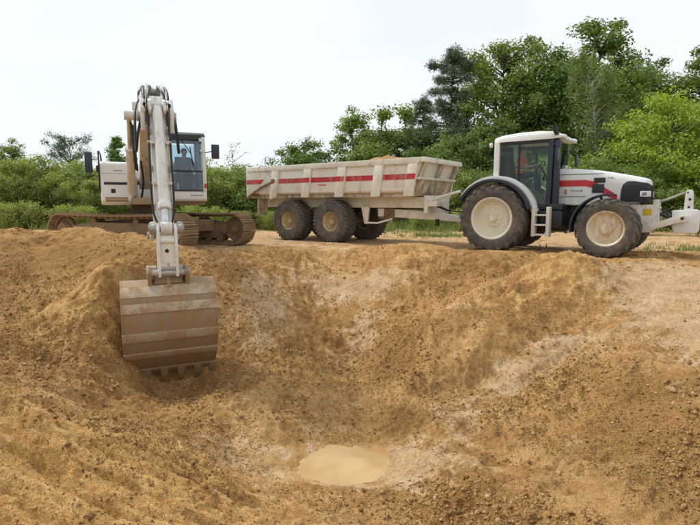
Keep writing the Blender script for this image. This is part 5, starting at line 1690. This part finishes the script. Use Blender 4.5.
TREES = [
    # the tall wood on the right
    ('young_tree', 'young', 0.2, 38, 8.3, 'slender loose-leaved tree at the left end of the wood, above the trailer'),
    ('broadleaf_tree', 'medium', 2.2, 36, 7.3, 'rounded mid green tree just right of the slender tree above the trailer'),
    ('broadleaf_tree', 'medium', 4.0, 37, 7.6, 'rounded tree between the slender tree and the tall pine'),
    ('pine_tree', 'pine', 7.0, 36, 11.6, 'tall dark blue-green pine at the left of the tall wood'),
    ('pine_tree', 'pine', 5.6, 39, 9.0, 'shorter pine leaning against the tall pine on its left'),
    ('broadleaf_tree', 'loose', 11.3, 38, 13.8, 'tall loose-crowned broadleaf tree above the tractor cab, right of the pine'),
    ('oak_tree', 'oak', 15.0, 37, 12.2, 'broad dark oak in the middle of the wood behind the tractor cab'),
    ('oak_tree', 'oak2', 18.4, 38, 14.4, 'tallest tree of the wood with open airy top, right of the tractor cab'),
    ('birch_tree', 'birch', 15.2, 31, 10.4, 'pale-trunked birch with drooping branches in front of the dark oaks'),
    ('oak_tree', 'oak', 23.2, 41, 11.9, 'dark broad tree above the tractor hood, behind the bright green tree'),
    ('oak_tree', 'oak2', 27.2, 39, 13.0, 'dark tree at the right edge of the picture behind the bright green tree'),
    ('acacia_tree', 'acacia', 16.4, 26, 7.0, 'bright yellow-green spreading tree behind the tractor hood'),
    ('acacia_tree', 'acacia', 19.6, 27, 5.8, 'lower bright yellow-green tree at the right edge of the picture'),
    # the left
    ('pine_tree', 'thinpine', -19.8, 36, 6.6, 'small open-crowned pine rising above the bushes left of the excavator'),
    ('broadleaf_tree', 'young', -24.2, 36.5, 5.9, 'thin pale treetop rising above the bushes at the left edge'),
    ('poplar_tree', 'poplar', -17.4, 38, 6.9, 'narrow upright poplar behind the excavator toolbox'),
    ('bare_tree', 'bare', -6.9, 30, 4.9, 'nearly leafless thin tree between excavator cab and trailer'),
    ('broadleaf_tree', 'meddark', -3.5, 37, 5.6, 'dark leafy treetop showing above the rear of the trailer'),
    ('bare_tree', 'bare', -1.5, 38, 4.9, 'bare twiggy treetop showing above the trailer, right of the dark leafy one'),
]
for nm, kd, x_, y_, h_, lb in TREES:
    plant(nm, kd, x_, y_, h_ * (1.0 if kd in ('pine', 'poplar', 'bare', 'acacia') else 1.07), lb, 'tree', None, 0.8 if kd == 'thinpine' else 1.12 if kd not in ('poplar', 'birch') else 1.0)
ORD = ['leftmost', 'second from the left', 'third from the left', 'fourth from the left', 'fifth from the left', 'sixth from the left', 'seventh from the left', 'eighth from the left', 'ninth from the left', 'tenth from the left', 'eleventh from the left', 'rightmost']


def row(name, kinds, spots, what, where, cat, group):
    spots = sorted(spots, key=lambda p: p[0] / p[1])
    for i, (x_, y_, h_, w_) in enumerate(spots):
        o_ = ORD[-1] if i == len(spots) - 1 else ORD[i]
        plant(name, kinds[i % len(kinds)], x_, y_, h_, '%s, %s %s' % (what, o_, where), cat, group, w_)


row('understorey_tree', ['meddark', 'meddark', 'medium'], [(6.2, 31.5, 5.4, 1), (9.0, 32, 6.6, 1), (11.2, 31, 5.6, 1), (13.2, 32.5, 6.3, 1), (17.6, 31.5, 5.8, 1), (20.4, 33, 6.2, 1), (4.0, 33.5, 4.8, 1), (23.5, 31, 6.0, 1), (26.5, 33, 6.5, 1), (8.0, 35, 8.0, 1), (13.2, 36, 8.4, 1), (20.6, 36, 8.6, 1)],
    'dense low tree', 'of those under the tall wood', 'tree', 'low trees under the wood')
row('bush', ['bush', 'bush2'], [(4.2, 27, 3.0, 1.0), (6.5, 26, 3.2, 1.0), (9.6, 26.5, 3.6, 1.0), (12.0, 25.5, 3.9, 1.0), (14.0, 24.5, 3.3, 1.0), (2.3, 28.5, 2.7, 1.1), (16.6, 22.5, 2.6, 1.0), (18.6, 22.5, 2.8, 1.0), (21.5, 23, 3.0, 1.1), (0.2, 29, 2.6, 1.0), (11.0, 22.5, 1.9, 1.0), (24, 25, 4.0, 1.2)],
    'leafy green bush', 'at the foot of the wood', 'bush', 'bushes at the foot of the wood')
row('bush', ['bush', 'bush', 'bush2'], [(-20.4, 29, 3.3, 1.1), (-18.0, 28, 4.0, 1.0), (-15.8, 28.5, 3.4, 1.0), (-13.9, 27.5, 2.8, 1.0), (-23.0, 30, 3.6, 1.1), (-12.5, 30, 3.0, 1.0), (-17.0, 31.5, 3.9, 1.2), (-21.6, 33, 4.2, 1.1), (-14.4, 33, 3.7, 1.1), (-26, 31, 3.9, 1.2)],
    'tall light green bush', 'in the thicket left of the excavator', 'bush', 'thicket left of the excavator')
row('bush', ['bush', 'bush2'], [(-7.4, 26, 3.5, 1.0), (-6.0, 27, 3.2, 1.0), (-4.9, 26, 2.9, 1.0), (-8.8, 28, 3.7, 1.0), (-10.4, 29, 3.5, 1.1), (-3.4, 28, 3.0, 1.1), (-1.6, 28.5, 2.8, 1.1), (-6.6, 31, 3.6, 1.3), (-3.0, 32, 3.4, 1.3)],
    'green bush', 'in the hedge between excavator and trailer', 'bush', 'hedge between excavator and trailer')
row('shrub', ['shrub'], [(-13.5, 24.5, 1.3, 1.1), (-16.5, 25, 1.5, 1.1), (-18.6, 25.2, 1.2, 1.1), (-5.6, 23.2, 1.1, 1.1), (-7.0, 23.6, 1.3, 1.1), (-3.8, 24, 1.0, 1.1), (3.4, 23.5, 0.9, 1.1), (5.6, 23.4, 1.2, 1.1), (13.6, 19.5, 1.0, 1.1), (15.4, 20, 1.2, 1.1), (12.0, 20.5, 1.1, 1.1)],
    'low green shrub', 'along the edge of the bare soil', 'shrub', 'low shrubs along the soil edge')

# grass and weeds: blades in tufts where the turf grows
def grass(name, n, seed):
    rg = np.random.default_rng(seed)
    xx = rg.uniform(-30, 32, n * 6)
    yy = 13 + 19 * rg.random(n * 6)
    w = turf_f(xx, yy) * (0.35 + perlin(xx * 0.9, yy * 0.9, 90) * 1.6)
    inview = np.abs(xx) < 0.9 * yy + 2
    k = (rg.random(n * 6) < w) & inview
    xx, yy = xx[k][:n], yy[k][:n]
    zz = height(xx, yy, False)
    m = 7
    xx, yy, zz = [np.repeat(a, m) for a in (xx, yy, zz)]
    N = len(xx)
    xx = xx + rg.normal(size=N) * 0.07
    yy = yy + rg.normal(size=N) * 0.07
    hgt = (0.10 + 0.30 * rg.random(N)) * (0.5 + 0.9 * sstep(19, 25, yy))
    a = rg.random(N) * 6.28
    wd = 0.010 + 0.012 * rg.random(N)
    lx, ly = rg.normal(size=N) * 0.35 * hgt, rg.normal(size=N) * 0.35 * hgt
    p = np.empty((N, 3, 3))
    p[:, 0] = np.stack([xx - wd * np.cos(a), yy - wd * np.sin(a), zz - 0.02], 1)
    p[:, 1] = np.stack([xx + wd * np.cos(a), yy + wd * np.sin(a), zz - 0.02], 1)
    p[:, 2] = np.stack([xx + lx, yy + ly, zz + hgt], 1)
    return link(bpy.data.objects.new(name, np_mesh(name, p.reshape(-1, 3), np.arange(N * 3).reshape(N, 3), M['leaf_grass'])))


tag(grass('grass', 16000, 8), 'rough green grass and weeds between the bare soil and the bushes', 'grass', kind='stuff')
